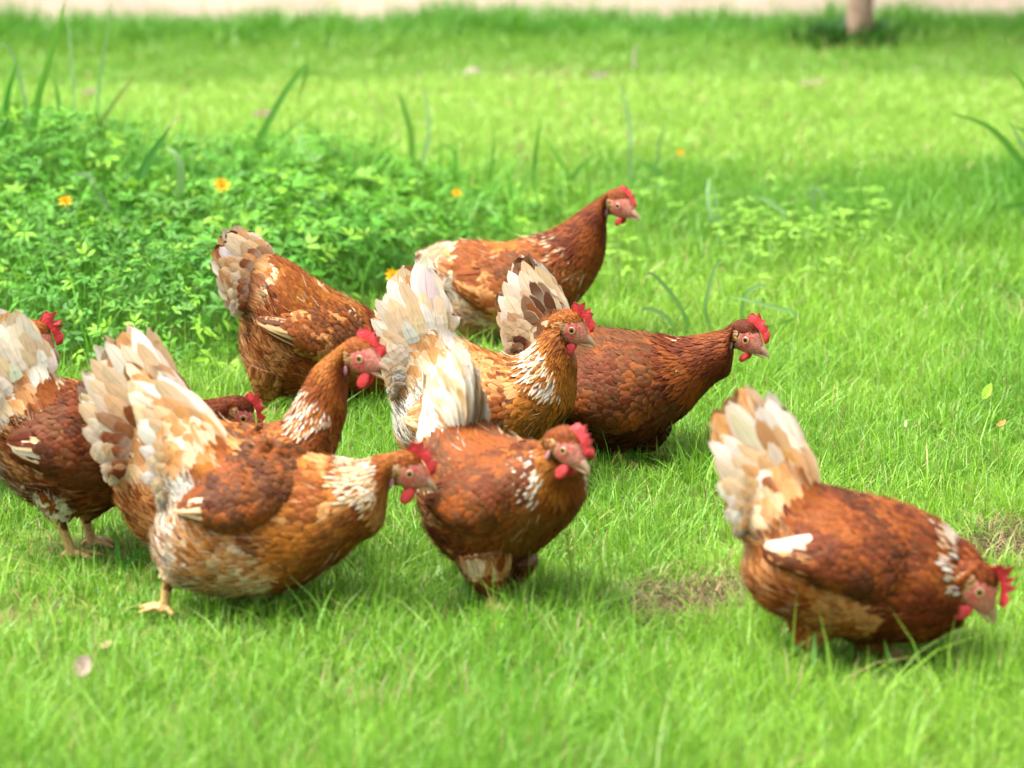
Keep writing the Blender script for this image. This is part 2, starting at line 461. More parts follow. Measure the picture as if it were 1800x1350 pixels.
def build_bank():
    acc = Acc(); r = np.random.default_rng(5)
    n = 21000
    x = r.uniform(-2.0, 0.75, n); y = r.uniform(6.85, 9.3, n)
    H = bank_height(x, y)
    k = (H > 0.02) & (r.random(n) < (0.25 + 0.75 * np.clip((9.3 - y) / 1.6, 0, 1)) * (.45 + .55 * np.clip((.0 - x) / .4, 0, 1))); x, y, H = x[k], y[k], H[k]; n = len(x)
    z = H * (1 - 0.80 * r.random(n) ** 2.3) + 0.006
    e = 0.02
    gx = (bank_height(x + e, y) - bank_height(x - e, y)) / (2 * e); gy = (bank_height(x, y + e) - bank_height(x, y - e)) / (2 * e)
    up = unit(np.stack([-gx * 0.55, -gy * 0.55, np.ones(n)], -1) + r.normal(0, 0.32, (n, 3)))
    a = r.uniform(0, 6.283, n)
    d0 = unit(np.cross(up, np.stack([np.cos(a), np.sin(a), np.zeros(n)], -1)))
    size = r.uniform(0.016, 0.038, n)
    clump = vnoise(x * 7, y * 6, 43)
    young = (r.random(n) < 0.04 + 0.22 * clump) & (z > H * 0.75)
    sp = (vnoise(x * 2.6 + 9, y * 2.1, 48) + r.normal(0, .12, n) > .52)[:, None]
    base = np.array([0.045, 0.185, 0.011]) * (1 - clump[:, None]) + np.array([0.100, 0.265, 0.015]) * clump[:, None]
    base = np.where(sp, base, base * np.array([.72, .80, 1.0]))
    size = np.where(sp[:, 0], size, size * .72)
    col = np.where(young[:, None], np.array([0.175, 0.36, 0.026]), base) * r.uniform(0.75, 1.25, n)[:, None]
    pet = d0 * size[:, None] * 0.45
    s0 = np.cross(up, d0)
    P = np.stack([x, y, z], -1)
    for (fa, off) in ((0.45, 1.0), (-0.45, 1.0), (1.25, 0.35), (-1.25, 0.35)):
        dd = d0 * math.cos(fa) + s0 * math.sin(fa) + up * r.normal(0.05, 0.2, n)[:, None]
        place_leaflets(acc, P + pet * off, dd, up + r.normal(0, 0.15, (n, 3)), size * r.uniform(0.8, 1.1, n), col * r.uniform(0.92, 1.08, n)[:, None])
    # stems
    m = 5000
    i = r.integers(0, n, m)
    add_blades(acc, x[i], y[i], np.maximum(z[i], 0.03), np.full(m, 0.0022), r.uniform(0, .4, m), r.uniform(0, 6.28, m), np.tile([0.10, 0.22, 0.04], (m, 1)), r.normal(0, 1, m))
    # long grass growing up through it
    m = 6500
    xx = r.uniform(-1.9, 0.5, m); yy = r.uniform(6.85, 9.2, m); hh = bank_height(xx, yy)
    kk = hh > 0.015; xx, yy, hh = xx[kk], yy[kk], hh[kk]; m = len(xx)
    add_blades(acc, xx, yy, hh + r.uniform(-0.02, 0.06, m) + np.clip((yy - 8.0) / 1.0, 0, 1) * r.uniform(0, .12, m) + np.clip((-.75 - xx) / .2, 0, 1) * r.uniform(0, .08, m), r.uniform(0.003, 0.006, m), np.abs(r.normal(0.5, .3, m)), r.uniform(0, 6.28, m),
               (np.array([0.095, 0.275, 0.024]) * r.uniform(0.7, 1.5, m)[:, None]), r.normal(0, .5, m), ny=5)
    # sparse yellowish seedlings to the right of the bank
    m = 800
    xx = r.uniform(0.0, 0.85, m); yy = r.normal(8.25, 0.28, m)
    kk = (vnoise(xx * 6, yy * 5, 44) > 0.5) & (yy > 7.6); xx, yy = xx[kk], yy[kk]; m = len(xx)
    P = np.stack([xx, yy, r.uniform(0.02, 0.07, m)], -1)
    up = unit(np.array([0, 0, 1.0]) + r.normal(0, 0.35, (m, 3)))
    a = r.uniform(0, 6.283, m)
    for k in range(4):
        aa = a + k * 1.57
        place_leaflets(acc, P, np.stack([np.cos(aa), np.sin(aa), r.normal(0.1, .2, m)], -1), up, r.uniform(0.014, 0.024, m), np.array([0.165, 0.33, 0.03]) * r.uniform(0.75, 1.2, m)[:, None])
    tag(acc.build('ground_cover', M_LEAF), 'leafy green ground cover banked up behind the hens', 'ground cover', kind='stuff')
build_bank()

# ---------------------------------------------------------------- hens
class Surf:
    """a lofted surface: P (nu, nv, 3), v wraps; u grows from tail to head"""
    def __init__(self, P, wrap=True, outward=1):
        self.P = P; self.nu, self.nv = P.shape[:2]; self.wrap = wrap
        du = np.gradient(P, axis=0)
        if wrap:
            dv = (np.roll(P, -1, 1) - np.roll(P, 1, 1)) * 0.5
        else:
            dv = np.gradient(P, axis=1)
        self.du = du
        N = unit(np.cross(du, dv))
        if wrap:
            ctr = P.mean(1, keepdims=True)
            if np.sum((P - ctr) * N) < 0: N = -N
        else:
            N = N * outward
        self.N = N
        dl = np.linalg.norm(du, axis=2); dw = np.linalg.norm(np.cross(du, dv), axis=2)
        self.area = dw
        self.dl = np.maximum(dl, 5e-4); self.dvl = np.maximum(np.linalg.norm(dv, axis=2), 3e-4)
    def at(self, A, u, v):
        uc = np.clip(u, 0, self.nu - 1.001)
        i = np.floor(uc).astype(int); fu = uc - i
        if self.wrap:
            vv = np.mod(v, self.nv); j = np.floor(vv).astype(int) % self.nv; fv = vv - np.floor(vv); j2 = (j + 1) % self.nv
        else:
            vv = np.clip(v, 0, self.nv - 1.001); j = np.floor(vv).astype(int); fv = vv - j; j2 = j + 1
        if A.ndim == 3:
            fu = fu[..., None]; fv = fv[..., None]
        return (A[i, j] * (1 - fu) + A[i + 1, j] * fu) * (1 - fv) + (A[i, j2] * (1 - fu) + A[i + 1, j2] * fu) * fv
    def pos(self, u, v):
        p = self.at(self.P, u, v)
        over = np.minimum(u, 0)[..., None]
        return p + over * self.at(self.du, np.zeros_like(u), v)
    def quads(self): return grid_quads(self.nu, self.nv, self.wrap)

def r2_points(surf, weight, n, seed):
    """n low-discrepancy points spread in proportion to area * weight (nu, nv)"""
    r = np.random.default_rng(seed)
    W = surf.area * weight
    cu = np.concatenate([[0], np.cumsum(W.sum(1))]); cu /= cu[-1]
    cv = np.cumsum(W, axis=1); cv = np.concatenate([np.zeros((surf.nu, 1)), cv], 1)
    cv = cv / np.maximum(cv[:, -1:], 1e-12)
    i = np.arange(n)
    a = (r.random() + i * 0.7548776662466927) % 1; b = (r.random() + i * 0.5698402909980532) % 1
    u = np.interp(a, cu, np.arange(surf.nu + 1)) - 0.5
    u = np.clip(u, 0, surf.nu - 1.001)
    iu = np.clip(np.round(u).astype(int), 0, surf.nu - 1)
    v = np.empty(n)
    for k in np.unique(iu):
        m = iu == k
        v[m] = np.interp(b[m], cv[k], np.arange(surf.nv + 1)) - 0.5
    v += r.normal(0, 0.12, n)
    return u, v

SHAPE = {
    'round': ([0, .25, .5, .75, .92, 1.0], [0.45, 0.85, 1.0, 0.95, 0.62, 0.18]),
    'lance': ([0, .25, .5, .75, .92, 1.0], [0.6, 0.95, 1.0, 0.72, 0.32, 0.05]),
    'quill': ([0, .2, .42, .64, .82, .94, 1.0], [0.25, 0.62, 0.9, 1.0, 0.88, 0.54, 0.14]),
    'soft':  ([0, .25, .5, .75, .92, 1.0], [0.5, 0.9, 1.0, 0.9, 0.7, 0.35]),
}

def feathers(acc, surf, u, v, L, W, shape, c_mid, c_edge, c_tip, lift0=-0.0015, lift1=0.004, drift=0.0, camber=0.35, rng=None, tip_from=0.8):
    n = len(u)
    if n == 0: return
    T, S = SHAPE[shape]; T = np.array(T); S = np.array(S); ny = len(T)
    L = np.broadcast_to(L, n).astype(float); W = np.broadcast_to(W, n).astype(float)
    lift1 = np.broadcast_to(lift1, n).astype(float); drift = np.broadcast_to(drift, n).astype(float)
    uu = u.copy(); vv = v.copy(); C = []; Nn = []
    for j in range(ny):
        if j:
            st = L * (T[j] - T[j - 1])
            step = st / np.maximum(surf.at(surf.dl, uu, vv), 6e-4)
            uu = uu - np.minimum(step, 6)
            vv = vv + drift * st / np.maximum(surf.at(surf.dvl, np.maximum(uu, 0), vv), 5e-4)
        nn = unit(surf.at(surf.N, np.maximum(uu, 0), vv))
        C.append(surf.pos(uu, vv) + nn * (lift0 + (lift1 - lift0) * T[j] ** 0.8)[:, None])
        Nn.append(nn)
    C = np.stack(C, 1); Nn = np.stack(Nn, 1)
    tan = unit(np.gradient(C, axis=1))
    side = unit(np.cross(Nn, tan))
    w = W[:, None] * S
    k = rng.normal(0, 0.10, n)[:, None, None] if rng is not None else 0.0
    side = unit(side + Nn * k)
    Lf = C - side * w[..., None] - Nn * (camber * w)[..., None] * 0.6
    Rt = C + side * w[..., None] - Nn * (camber * w)[..., None] * 0.6
    V = np.stack([Lf, C, Rt], 2)                      # n, ny, 3, 3
    # ragged outline
    if rng is not None:
        V = V + tan[:, :, None] * (rng.normal(0, 0.02, (n, ny, 3)) * L[:, None, None])[..., None]
    q = (grid_quads(ny, 3, False)[None] + (np.arange(n) * ny * 3)[:, None, None]).reshape(-1, 4)
    tk = np.clip((T - tip_from) / max(1e-3, 1 - tip_from), 0, 1)[None, :, None, None]
    ek = np.array([1.0, 0.0, 1.0])[None, None, :, None] * np.ones((1, ny, 1, 1))
    c = c_mid[:, None, None] * (1 - ek) + c_edge[:, None, None] * ek
    c = c * (1 - tk) + c_tip[:, None, None] * tk
    f = np.empty((n, ny, 3, 3)); rnd = rng.random(n) if rng is not None else np.zeros(n)
    f[..., 0] = T[None, :, None]; f[..., 1] = np.array([-1.0, 0, 1.0])[None, None, :]; f[..., 2] = rnd[:, None, None]
    nrm_ = unit(Nn[:, :, None] + np.array([-.36, 0, .36])[None, None, :, None] * side[:, :, None] + (rng.normal(0, .06, (n, 1, 1, 3)) if rng is not None else 0))
    acc.add(V.reshape(-1, 3), q, None, np.broadcast_to(c, V.shape).reshape(-1, 3), f.reshape(-1, 3), nrm_.reshape(-1, 3))

def hairs(acc, surf, u, v, L, W, col, rng, out=0.5, drift=0.0):
    """fine down: thin tapered strands standing off the surface"""
    n = len(u)
    if n == 0: return
    T = np.array([0, .35, .7, 1.0]); S = np.array([1, .9, .6, .1])
    uu, vv = u.copy(), v.copy(); C = []; Ns = []
    o = out * rng.uniform(0.3, 1.2, n); jit = rng.normal(0, 0.35, n)
    for j in range(4):
        if j:
            st = L * (T[j] - T[j - 1])
            uu = uu - np.minimum(st / np.maximum(surf.at(surf.dl, np.maximum(uu, 0), vv), 6e-4), 6)
            vv = vv + (drift + jit) * st / np.maximum(surf.at(surf.dvl, np.maximum(uu, 0), vv), 5e-4)
        nn = unit(surf.at(surf.N, np.maximum(uu, 0), vv))
        Ns.append(unit(nn + np.array([0, -.1, .45])))
        C.append(surf.pos(uu, vv) + nn * (0.001 + o * L * T[j] ** 1.3)[:, None])
    NN = np.repeat(np.stack(Ns, 1)[:, :, None], 2, 2)
    C = np.stack(C, 1); tan = unit(np.gradient(C, axis=1))
    side = unit(np.cross(tan, rng.normal(0, 1, (n, 1, 3))))
    w = W * S[None, :, None]
    V = np.stack([C - side * w, C + side * w], 2)
    q = (grid_quads(4, 2, False)[None] + (np.arange(n) * 8)[:, None, None]).reshape(-1, 4)
    acc.add(V.reshape(-1, 3), q, None, np.repeat(col[:, None], 8, 1).reshape(-1, 3), None, NN.reshape(-1, 3))

C_RUST = np.array([0.1702, 0.0410, 0.0061]); C_DEEP = np.array([0.0927, 0.0172, 0.0035]); C_MAHO = np.array([0.0468, 0.0108, 0.0033])
C_GOLD = np.array([0.2772, 0.0907, 0.0112]); C_BUFF = np.array([0.40, 0.185, 0.062]); C_TAN = np.array([0.37, 0.235, 0.11])
C_CREAM = np.array([0.50, 0.38, 0.235]); C_WHITE = np.array([0.56, 0.52, 0.45]); C_GREY = np.array([0.42, 0.37, 0.31])
PAL = dict(rust=C_RUST, deep=C_DEEP, maho=C_MAHO, gold=C_GOLD, buff=C_BUFF, tan=C_TAN, cream=C_CREAM, white=C_WHITE, grey=C_GREY)
PAL['brown'] = np.array([0.090, 0.028, 0.008]); PAL['chest'] = np.array([0.158, 0.053, 0.0105])
PAL['skin'] = np.array([0.46, 0.165, 0.115]); PAL['ear'] = np.array([0.36, 0.22, 0.105]); PAL['lobe'] = np.array([0.48, 0.23, 0.28]); PAL['flush'] = np.array([0.50, 0.105, 0.088]); PAL['lore'] = np.array([0.44, 0.165, 0.125])
PAL['red'] = np.array([0.56, 0.028, 0.034]); PAL['pinkred'] = np.array([0.62, 0.12, 0.12]); PAL['leg'] = np.array([0.42, 0.27, 0.10])

def coh(pos, rng, freq=22.0, k=0.80):
    """uniform 0..1 values that stay alike between neighbouring feathers"""
    o = rng.random(3) * 50
    f = vnoise(pos[:, 0] * freq + o[0] + pos[:, 1] * freq * .8, pos[:, 2] * freq + o[1], 7)
    g = vnoise(pos[:, 0] * freq * 2.3 + o[1], pos[:, 2] * freq * 2.3 + o[2] + pos[:, 1] * freq, 8)
    sc = (f * .65 + g * .35) * k + rng.random(len(pos)) * (1 - k)
    return (np.argsort(np.argsort(sc)) + .5) / len(sc)

def pick(mix, n, rng, pos=None, freq=24.0):
    """mix: 'rust:3 buff:1' -> n colours; with positions the colours form soft patches"""
    if pos is not None and n:
        it = [(PAL[t.split(':')[0]], float(t.split(':')[1])) for t in mix.split()]
        it.sort(key=lambda x: x[0].sum())
        w = np.array([x[1] for x in it]); w = w / w.sum(); e = np.concatenate([[0], np.cumsum(w)])
        xs = []; cs = []
        for i, x in enumerate(it):
            m = min(.30, .5) * w[i]
            xs += [e[i] + m, e[i + 1] - m]; cs += [x[0], x[0]]
        q = coh(pos, rng, freq)
        c = np.stack([np.interp(q, xs, np.array(cs)[:, k]) for k in range(3)], -1)
        return c * rng.uniform(0.89, 1.11, n)[:, None] * (1 + rng.normal(0, 0.02, (n, 3)))
    names = []; wts = []
    for tok in mix.split():
        k, w = tok.split(':'); names.append(PAL[k]); wts.append(float(w))
    wts = np.array(wts) / sum(wts)
    i = rng.choice(len(names), n, p=wts)
    c = np.array(names)[i]
    return c * rng.uniform(0.82, 1.18, n)[:, None] * (1 + rng.normal(0, 0.05, (n, 3)))

def loft_closed(acc, P, c):
    nu, nv = P.shape[:2]
    V = np.vstack([P.reshape(-1, 3), P[0].mean(0)[None], P[-1].mean(0)[None]])
    j = np.arange(nv)
    tr = np.vstack([np.stack([np.full(nv, nu * nv), j, (j + 1) % nv], -1), np.stack([np.full(nv, nu * nv + 1), (nu - 1) * nv + (j + 1) % nv, (nu - 1) * nv + j], -1)])
    acc.add(V, grid_quads(nu, nv, True), tr, c)

HEAD_RINGS = [  # x, zc, rz, ry
    (-.034, -.003, .017, .013), (-.024, .001, .023, .0165), (-.012, .0015, .0265, .0180), (.000, .001, .0265, .0170), (.010, -.002, .0225, .0145),
    (.018, -.005, .0165, .0112), (.025, -.0085, .0105, .0078), (.029, -.010, .006, .0045)]

def build_hen(h):
    rng = np.random.default_rng(h['seed'])
    G = on_ground(*h['anchor'])
    yaw = R(h['yaw'])
    F = np.array([math.cos(yaw), math.sin(yaw), 0.0]); Lt = np.array([-math.sin(yaw), math.cos(yaw), 0.0]); Z = np.array([0, 0, 1.0])
    def pp(px, py, lat=0.0):
        return on_plane(px, py, G + Lt * lat, Lt)
    # ---- head frame
    hyaw = R(h.get('hyaw', h['yaw'])); pit = R(h['hpitch']); roll = R(h.get('hroll', 0)); hs = h.get('hs', 1.0)
    hF = np.array([math.cos(hyaw) * math.cos(pit), math.sin(hyaw) * math.cos(pit), -math.sin(pit)])
    hL = np.array([-math.sin(hyaw), math.cos(hyaw), 0.0]); hU = np.cross(hF, hL)
    hL, hU = hL * math.cos(roll) + hU * math.sin(roll), hU * math.cos(roll) - hL * math.sin(roll)
    hO = pp(*h['eye'], lat=h.get('hlat', 0.0) - 0.0155 * hs) + hL * 0.0155 * hs
    def hp(x, y, z):
        x, y, z = np.asarray(x, float), np.asarray(y, float), np.asarray(z, float)
        return hO + hs * (x[..., None] * hF + y[..., None] * hL + z[..., None] * hU)
    # ---- torso, neck
    rows = []; svals = []
    segs = h['st']
    for zone, s0, s1 in (('t', 0, 1), ('b', 1, 2), ('n', 2, 3)):
        L = [x for x in segs if x[0] == zone]
        for i, x in enumerate(L):
            last = (len(L) - 1) if zone == 'n' else len(L)
            svals.append(s0 + (s1 - s0) * i / max(last, 1))
            lat = x[6] if len(x) > 6 else 0.0
            a = pp(x[1], x[2]); b = pp(x[3], x[4])
            if zone == 'b': a = a - Z * .002; b = b + Z * .011
            half = np.linalg.norm(a - b) / 2
            w = x[5] * h.get('wk', 1.0)
            rows.append(np.concatenate([a + Lt * lat, b + Lt * lat, [min(w, half * 1.05 if zone == 'n' else 1), svals[-1]], Lt]))
    hb = hp(-.026, 0, 0)
    while not h.get('keep') and np.linalg.norm((rows[-1][:3] + rows[-1][3:6]) / 2 - hb) < 0.030 and np.linalg.norm(rows[-1][:3] - rows[-1][3:6]) < 0.096:
        rows.pop()                                         # the neck runs into the back of the head itself
    for r_ in rows:
        if r_[7] > 2: r_[7] = 2 + (r_[7] - 2) * min(1, .85 / max(.01, rows[-1][7] - 2))
    for hx_, sv in ((-.026, 2.92), (-.014, 3.0)):
        zc, rz, ry = (np.interp(hx_, [q[0] for q in HEAD_RINGS], [q[k] for q in HEAD_RINGS]) for k in (1, 2, 3))
        rows.append(np.concatenate([hp(hx_, 0, zc + rz * .99), hp(hx_ - .003, 0, zc - rz * 1.1), [ry * 1.0 * hs, sv], hL]))
    PER = 7
    A = catmull(np.array(rows), PER)
    nv = 56
    phi = np.arange(nv) * 2 * math.pi / nv
    top, bot, w, sv_ = A[:, :3], A[:, 3:6], np.maximum(A[:, 6], 0.004), A[:, 7]
    c0 = (top + bot) / 2; ax = (top - bot) / 2
    cph, sph = np.cos(phi), np.sin(phi)
    wid = w[:, None] * (1 - 0.10 * cph[None])            # fuller below the middle
    LAT = unit(A[:, 8:11])[:, None]
    P = c0[:, None] + ax[:, None] * cph[None, :, None] + LAT * (wid * np.sign(sph)[None] * np.abs(sph)[None] ** 0.92)[..., None]
    body = Surf(P)
    S_ = np.repeat(sv_[:, None], nv, 1)
    Hh = np.repeat(((1 - cph) / 2)[None], len(A), 0)      # 0 top .. 1 bottom

    HR = catmull(np.array(HEAD_RINGS), 4)
    hnv = 32; hph = np.arange(hnv) * 2 * math.pi / hnv
    hx = np.repeat(HR[:, :1], hnv, 1); hz = HR[:, 1:2] + HR[:, 2:3] * np.cos(hph); hy = HR[:, 3:4] * np.sin(hph)
    HP = hp(hx, hy, hz)
    head = Surf(HP)

    # ---- one continuous body skin: torso + head + legs, fused
    src = Acc()
    under = PAL[h['under']] * 0.9
    loft_closed(src, P, np.repeat(under[None], P.shape[0] * nv + 2, 0))
    skin = np.repeat(PAL['skin'][None], HP.shape[0] * hnv + 2, 0)
    fx = hx.ravel(); fz = hz.ravel()
    crown = (fz > 0.013 + np.clip(fx, -1, .02) * 0.25) & (fx < .022)
    back = fx < -0.024
    ear = (np.hypot((fx + .019) / .009, (fz + .003) / .009) < 1.0)
    low = (fz < -.018) & (fx < -.006)
    flush = np.hypot((fx - .003) / .015, (fz + .002) / .013) < 1.0
    skin[:-2][flush] = PAL['flush']; skin[:-2][(fx > .008) & (fz < .004)] = PAL['lore']
    skin[:-2][ear] = PAL['ear']; skin[:-2][low] = PAL['ear'] * 0.8
    skin[:-2][crown | back] = PAL[h['headc']]
    skin[:-2] *= (1 + rng.normal(0, 0.06, (len(fx), 1)))
    loft_closed(src, HP, skin)
    thighs = []
    for lg in h['legs']:
        sgn = lg['side']                                   # -1 near (right), +1 far
        lat = sgn * lg.get('lat', 0.045)
        hip, hock, foot = pp(*lg['hip'], lat), pp(*lg['hock'], lat), pp(*lg['foot'], lat)
        foot[2] = max(foot[2], 0.008)
        t = np.linspace(0, 1, 10)[:, None]
        axis = hip * (1 - t) + hock * t
        rad = (lg.get('r0', 0.045) * (1 - t[:, 0]) ** 0.9 + lg.get('r1', 0.011) * t[:, 0] ** 0.7)
        ad = unit(hock - hip); sA = unit(np.cross(ad, Lt)); nvv = 24; ph = np.arange(nvv) * 2 * math.pi / nvv
        TP = axis[:, None] + rad[:, None, None] * (np.cos(ph)[None, :, None] * sA + np.sin(ph)[None, :, None] * Lt * 0.8)
        TP = TP[::-1]                                       # u grows upward so that feathers point down
        loft_closed(src, TP, np.repeat(PAL[lg.get('col', h['under'])][None] * .9, 10 * nvv + 2, 0))
        thighs.append((Surf(TP), lg))
        lc = PAL['leg']
        mid = hock * 0.5 + foot * 0.5
        tube(src, [hock + ad * -.015, hock, mid, foot + (hock - foot) * .12, foot], [.0095, .0092, .0076, .0082, .0095], lc, 10)
        tf = unit(np.array([math.cos(yaw + R(lg.get('toe', 0))), math.sin(yaw + R(lg.get('toe', 0))), 0]))
        tl = np.array([-tf[1], tf[0], 0])
        for ang, ln in ((-36, .038), (0, .048), (36, .038), (170, .022)):
            d = tf * math.cos(R(ang)) + tl * math.sin(R(ang))
            g0 = foot.copy()
            tube(src, [g0, g0 + d * ln * .35 + Z * .004, g0 + d * ln * .7 + Z * -.001, g0 + d * ln + Z * -.004], [.0078, .0056, .0048, .0020], lc, 8)
    tmp = src.build('tmp', M_SKIN)
    md = tmp.modifiers.new('r', 'REMESH'); md.mode = 'VOXEL'; md.voxel_size = 0.0026; md.use_smooth_shade = True
    dg = bpy.context.evaluated_depsgraph_get()
    me = bpy.data.meshes.new_from_object(tmp.evaluated_get(dg), preserve_all_data_layers=False, depsgraph=dg)
    bpy.data.objects.remove(tmp)
    SV = np.vstack(src.v); SC = np.vstack(src.c)
    kd = KDTree(len(SV))
    for i, p in enumerate(SV): kd.insert(p, i)
    kd.balance()
    nvts = len(me.vertices); co = np.empty(nvts * 3, np.float32); me.vertices.foreach_get('co', co); co = co.reshape(-1, 3)
    cc = np.ones((nvts, 4), np.float32)
    for i in range(nvts):
        cc[i, :3] = SC[kd.find(co[i])[1]]
    at = me.attributes.get('col') or me.attributes.new('col', 'FLOAT_COLOR', 'POINT')
    at.data.foreach_set('color', cc.ravel())
    me.polygons.foreach_set('use_smooth', np.ones(len(me.polygons), dtype=bool))
    me.materials.clear(); me.materials.append(M_SKIN)
    me.name = 'hen'
    root = bpy.data.objects.new('hen', me); COL.objects.link(root)
    tag(root, h['label'], 'hen', 'hens foraging on the lawn')

    # ---- plumage over the body
    pl = Acc()
    neckz = (S_ > 1.86 + 0.5 * Hh ** 1.5)
    n = int(h.get('nb', 3700))
    wt = np.where(neckz, 0, 1.0) * np.where((S_ < 0.12), 0.3, 1) * np.where(S_ < 1, 0.62, 1)
    u, v = r2_points(body, wt, n, h['seed'] + 1)
    s = np.interp(u, np.arange(len(sv_)), sv_); hh = (1 - np.cos(v * 2 * math.pi / nv)) / 2
    reg = np.where(s < 1.02, 0, np.where((hh > 0.50 + 0.5 * np.clip(s - 1.42, 0, 1) * 2.0) & (s < 1.62), 1, np.where(hh < 0.36, 2, 3)))
    for k, (key, LL, WW, shp, l1) in enumerate((('covert', 0.044, 0.0135, 'round', .006), ('fluff', 0.032, 0.011, 'soft', .003), ('back', 0.031, 0.0068, 'round', .0030), ('breast', 0.028, 0.0068, 'round', .0028))):
        m = reg == k
        cnt = int(m.sum())
        if not cnt: continue
        ps = body.pos(u[m], v[m])
        cm = pick(h[key], cnt, rng, ps)
        if key == 'covert' and 'covert_root' in h:
            kk = coh(ps, rng) < np.clip((s[m] - .25) * 1.1, 0, 1) ** 1.0
            cm = np.where(kk[:, None], pick(h['covert_root'], cnt, rng, ps), cm)
        if key == 'fluff':
            kk = coh(ps, rng, 20, .7) < np.clip((1.42 - s[m]) / .42, 0, 1) * h.get('fluff_rear', 0.6)
            cm = np.where(kk[:, None], pick(h.get('rear', 'cream:2 white:2 buff:1'), cnt, rng, ps), cm)
        if key == 'back' and 'saddle' in h:
            kk = s[m] < h.get('saddle_s', 1.18)
            cm = np.where(kk[:, None], pick(h['saddle'], cnt, rng, ps), cm)
        lightk = 0.30 if key in ('covert',) else 0.18
        ed = cm * (1 - lightk) + (C_CREAM if key == 'covert' else C_BUFF) * lightk
        if key == 'breast': ed = cm * rng.uniform(h.get('lace', .74), 1.0, cnt)[:, None]
        tp = cm * (1 - lightk * .5) + C_BUFF * lightk * .5
        if key in ('breast', 'back'):
            tp = cm * rng.uniform(0.95, 1.22, cnt)[:, None]
        if key == 'fluff': ed = cm * .95; tp = cm
        sc = rng.uniform(0.8, 1.2, cnt)
        feathers(pl, body, u[m], v[m], LL * sc, WW * sc, shp, cm, ed, tp, lift1=l1 * rng.uniform(0.6, 1.3, cnt),
                 drift=rng.normal(0, 0.10, cnt), rng=rng)
    # thighs
    for sf, lg in thighs:
        TW = np.where(np.arange(sf.nu)[:, None] > 3.2, 1.0, 0) * np.ones((1, sf.nv))
        uu, vv = r2_points(sf, TW, 170, h['seed'] + 5)
        cm = pick(lg.get('mix', h['fluff']), 170, rng, sf.pos(uu, vv), 30)
        feathers(pl, sf, uu, vv, rng.uniform(.022, .032, 170), rng.uniform(.008, .011, 170), 'soft', cm, cm * .9, cm * 1.05, lift1=.005, drift=rng.normal(0, .15, 170), rng=rng)
        m = 450
        uu, vv = r2_points(sf, TW, m, h['seed'] + 6)
        hairs(pl, sf, uu, vv, rng.uniform(.012, .024, m), 0.0004, pick(lg.get('mix', h['fluff']), m, rng) * 1.05, rng, out=0.35)
    # down at the rear and along the belly
    nh = h.get('nh', 5000)
    wt = np.where((S_ >= 0.9) & (S_ < 1.6) & (Hh > .5), np.clip(1.7 - S_, 0.1, 1), 0.02 * (S_ > 0.9) * (S_ < 2))
    u, v = r2_points(body, wt, nh, h['seed'] + 9)
    s = np.interp(u, np.arange(len(sv_)), sv_)
    ps = body.pos(u, v)
    cm = pick(h['fluff'], nh, rng, ps)
    kk = coh(ps, rng, 20, .7) < np.clip((1.42 - s) / .42, 0, 1) * h.get('fluff_rear', 0.6)
    cm = np.where(kk[:, None], pick(h.get('rear', 'cream:2 white:2 buff:1'), nh, rng, ps), cm)
    hairs(pl, body, u, v, rng.uniform(.014, .030, nh), 0.00042, np.minimum(cm * 1.08, .75), rng, out=0.42)
    pl.build('plumage', M_FEATHER, root)

    # ---- neck hackle
    hk = Acc()
    nn_ = h.get('nn', 1700)
    wt = np.where((S_ > 1.80 + 0.5 * Hh ** 1.5), 0.55 + 1.1 * np.clip(S_ - 2, 0, 1), 0)
    u, v = r2_points(body, wt, nn_, h['seed'] + 2)
    o = np.argsort(u); u, v = u[o], v[o]
    s = np.interp(u, np.arange(len(sv_)), sv_); hh = (1 - np.cos(v * 2 * math.pi / nv)) / 2
    cm = pick(h['hackle'], nn_, rng, body.pos(u, v)) * rng.uniform(.8, 1.25, nn_)[:, None]; ed = cm * rng.uniform(0.55, 0.9, nn_)[:, None]; tp = cm * 1.1
    lo, hi, pr = h.get('band', (1.85, 2.35, 0.7))
    inb = np.clip((s - lo) / .08, 0, 1) * np.clip((hi - s) / .15, 0, 1) * pr * np.clip((h.get('band_h', .72) - hh) / .12, 0, 1) * np.clip((hh - h.get('band_h0', -.2)) / .08, 0, 1)
    kk = rng.random(nn_) < inb
    wc = pick(h.get('bandmix', 'white:3 cream:1'), nn_, rng)
    cm = np.where(kk[:, None], wc, cm); tp = np.where(kk[:, None], wc, tp); ed = np.where(kk[:, None], wc * h.get('bandedge', .25) + ed * (1 - h.get('bandedge', .25)), ed)
    k = np.clip((s - 1.9) / 1.1, 0, 1)
    feathers(hk, body, u, v, (.036 - .020 * k) * rng.uniform(.8, 1.2, nn_), (.0045 - .0019 * k) * rng.uniform(.8, 1.25, nn_), 'lance', cm, ed, tp,
             lift1=(.0055 - .0025 * k), drift=rng.normal(0, .07, nn_), rng=rng, tip_from=.9)
    # crown and cheeks
    hX = np.repeat(HR[:, :1], hnv, 1); hC = np.cos(hph)[None] * np.ones((len(HR), 1))
    zz = HR[:, 1:2] + HR[:, 2:3] * np.cos(hph)
    wt = np.where(((zz > 0.012 + np.clip(hX, -1, .02) * .25) & (hX < .020)) | (hX < -.025), 1.0, 0)
    nc = 420
    u, v = r2_points(head, wt, nc, h['seed'] + 3)
    cm = pick(h['headmix'], nc, rng)
    feathers(hk, head, u, v, rng.uniform(.007, .012, nc) * hs, rng.uniform(.0016, .0026, nc) * hs, 'lance', cm, cm * .9, cm * 1.12, lift1=.0022, rng=rng)
    # bristly tuft over the ear
    wt = np.where(np.hypot((hX + .019) / .009, (zz + .002) / .010) < 1, 1.0, 0)
    ne = 60
    u, v = r2_points(head, wt, ne, h['seed'] + 4)
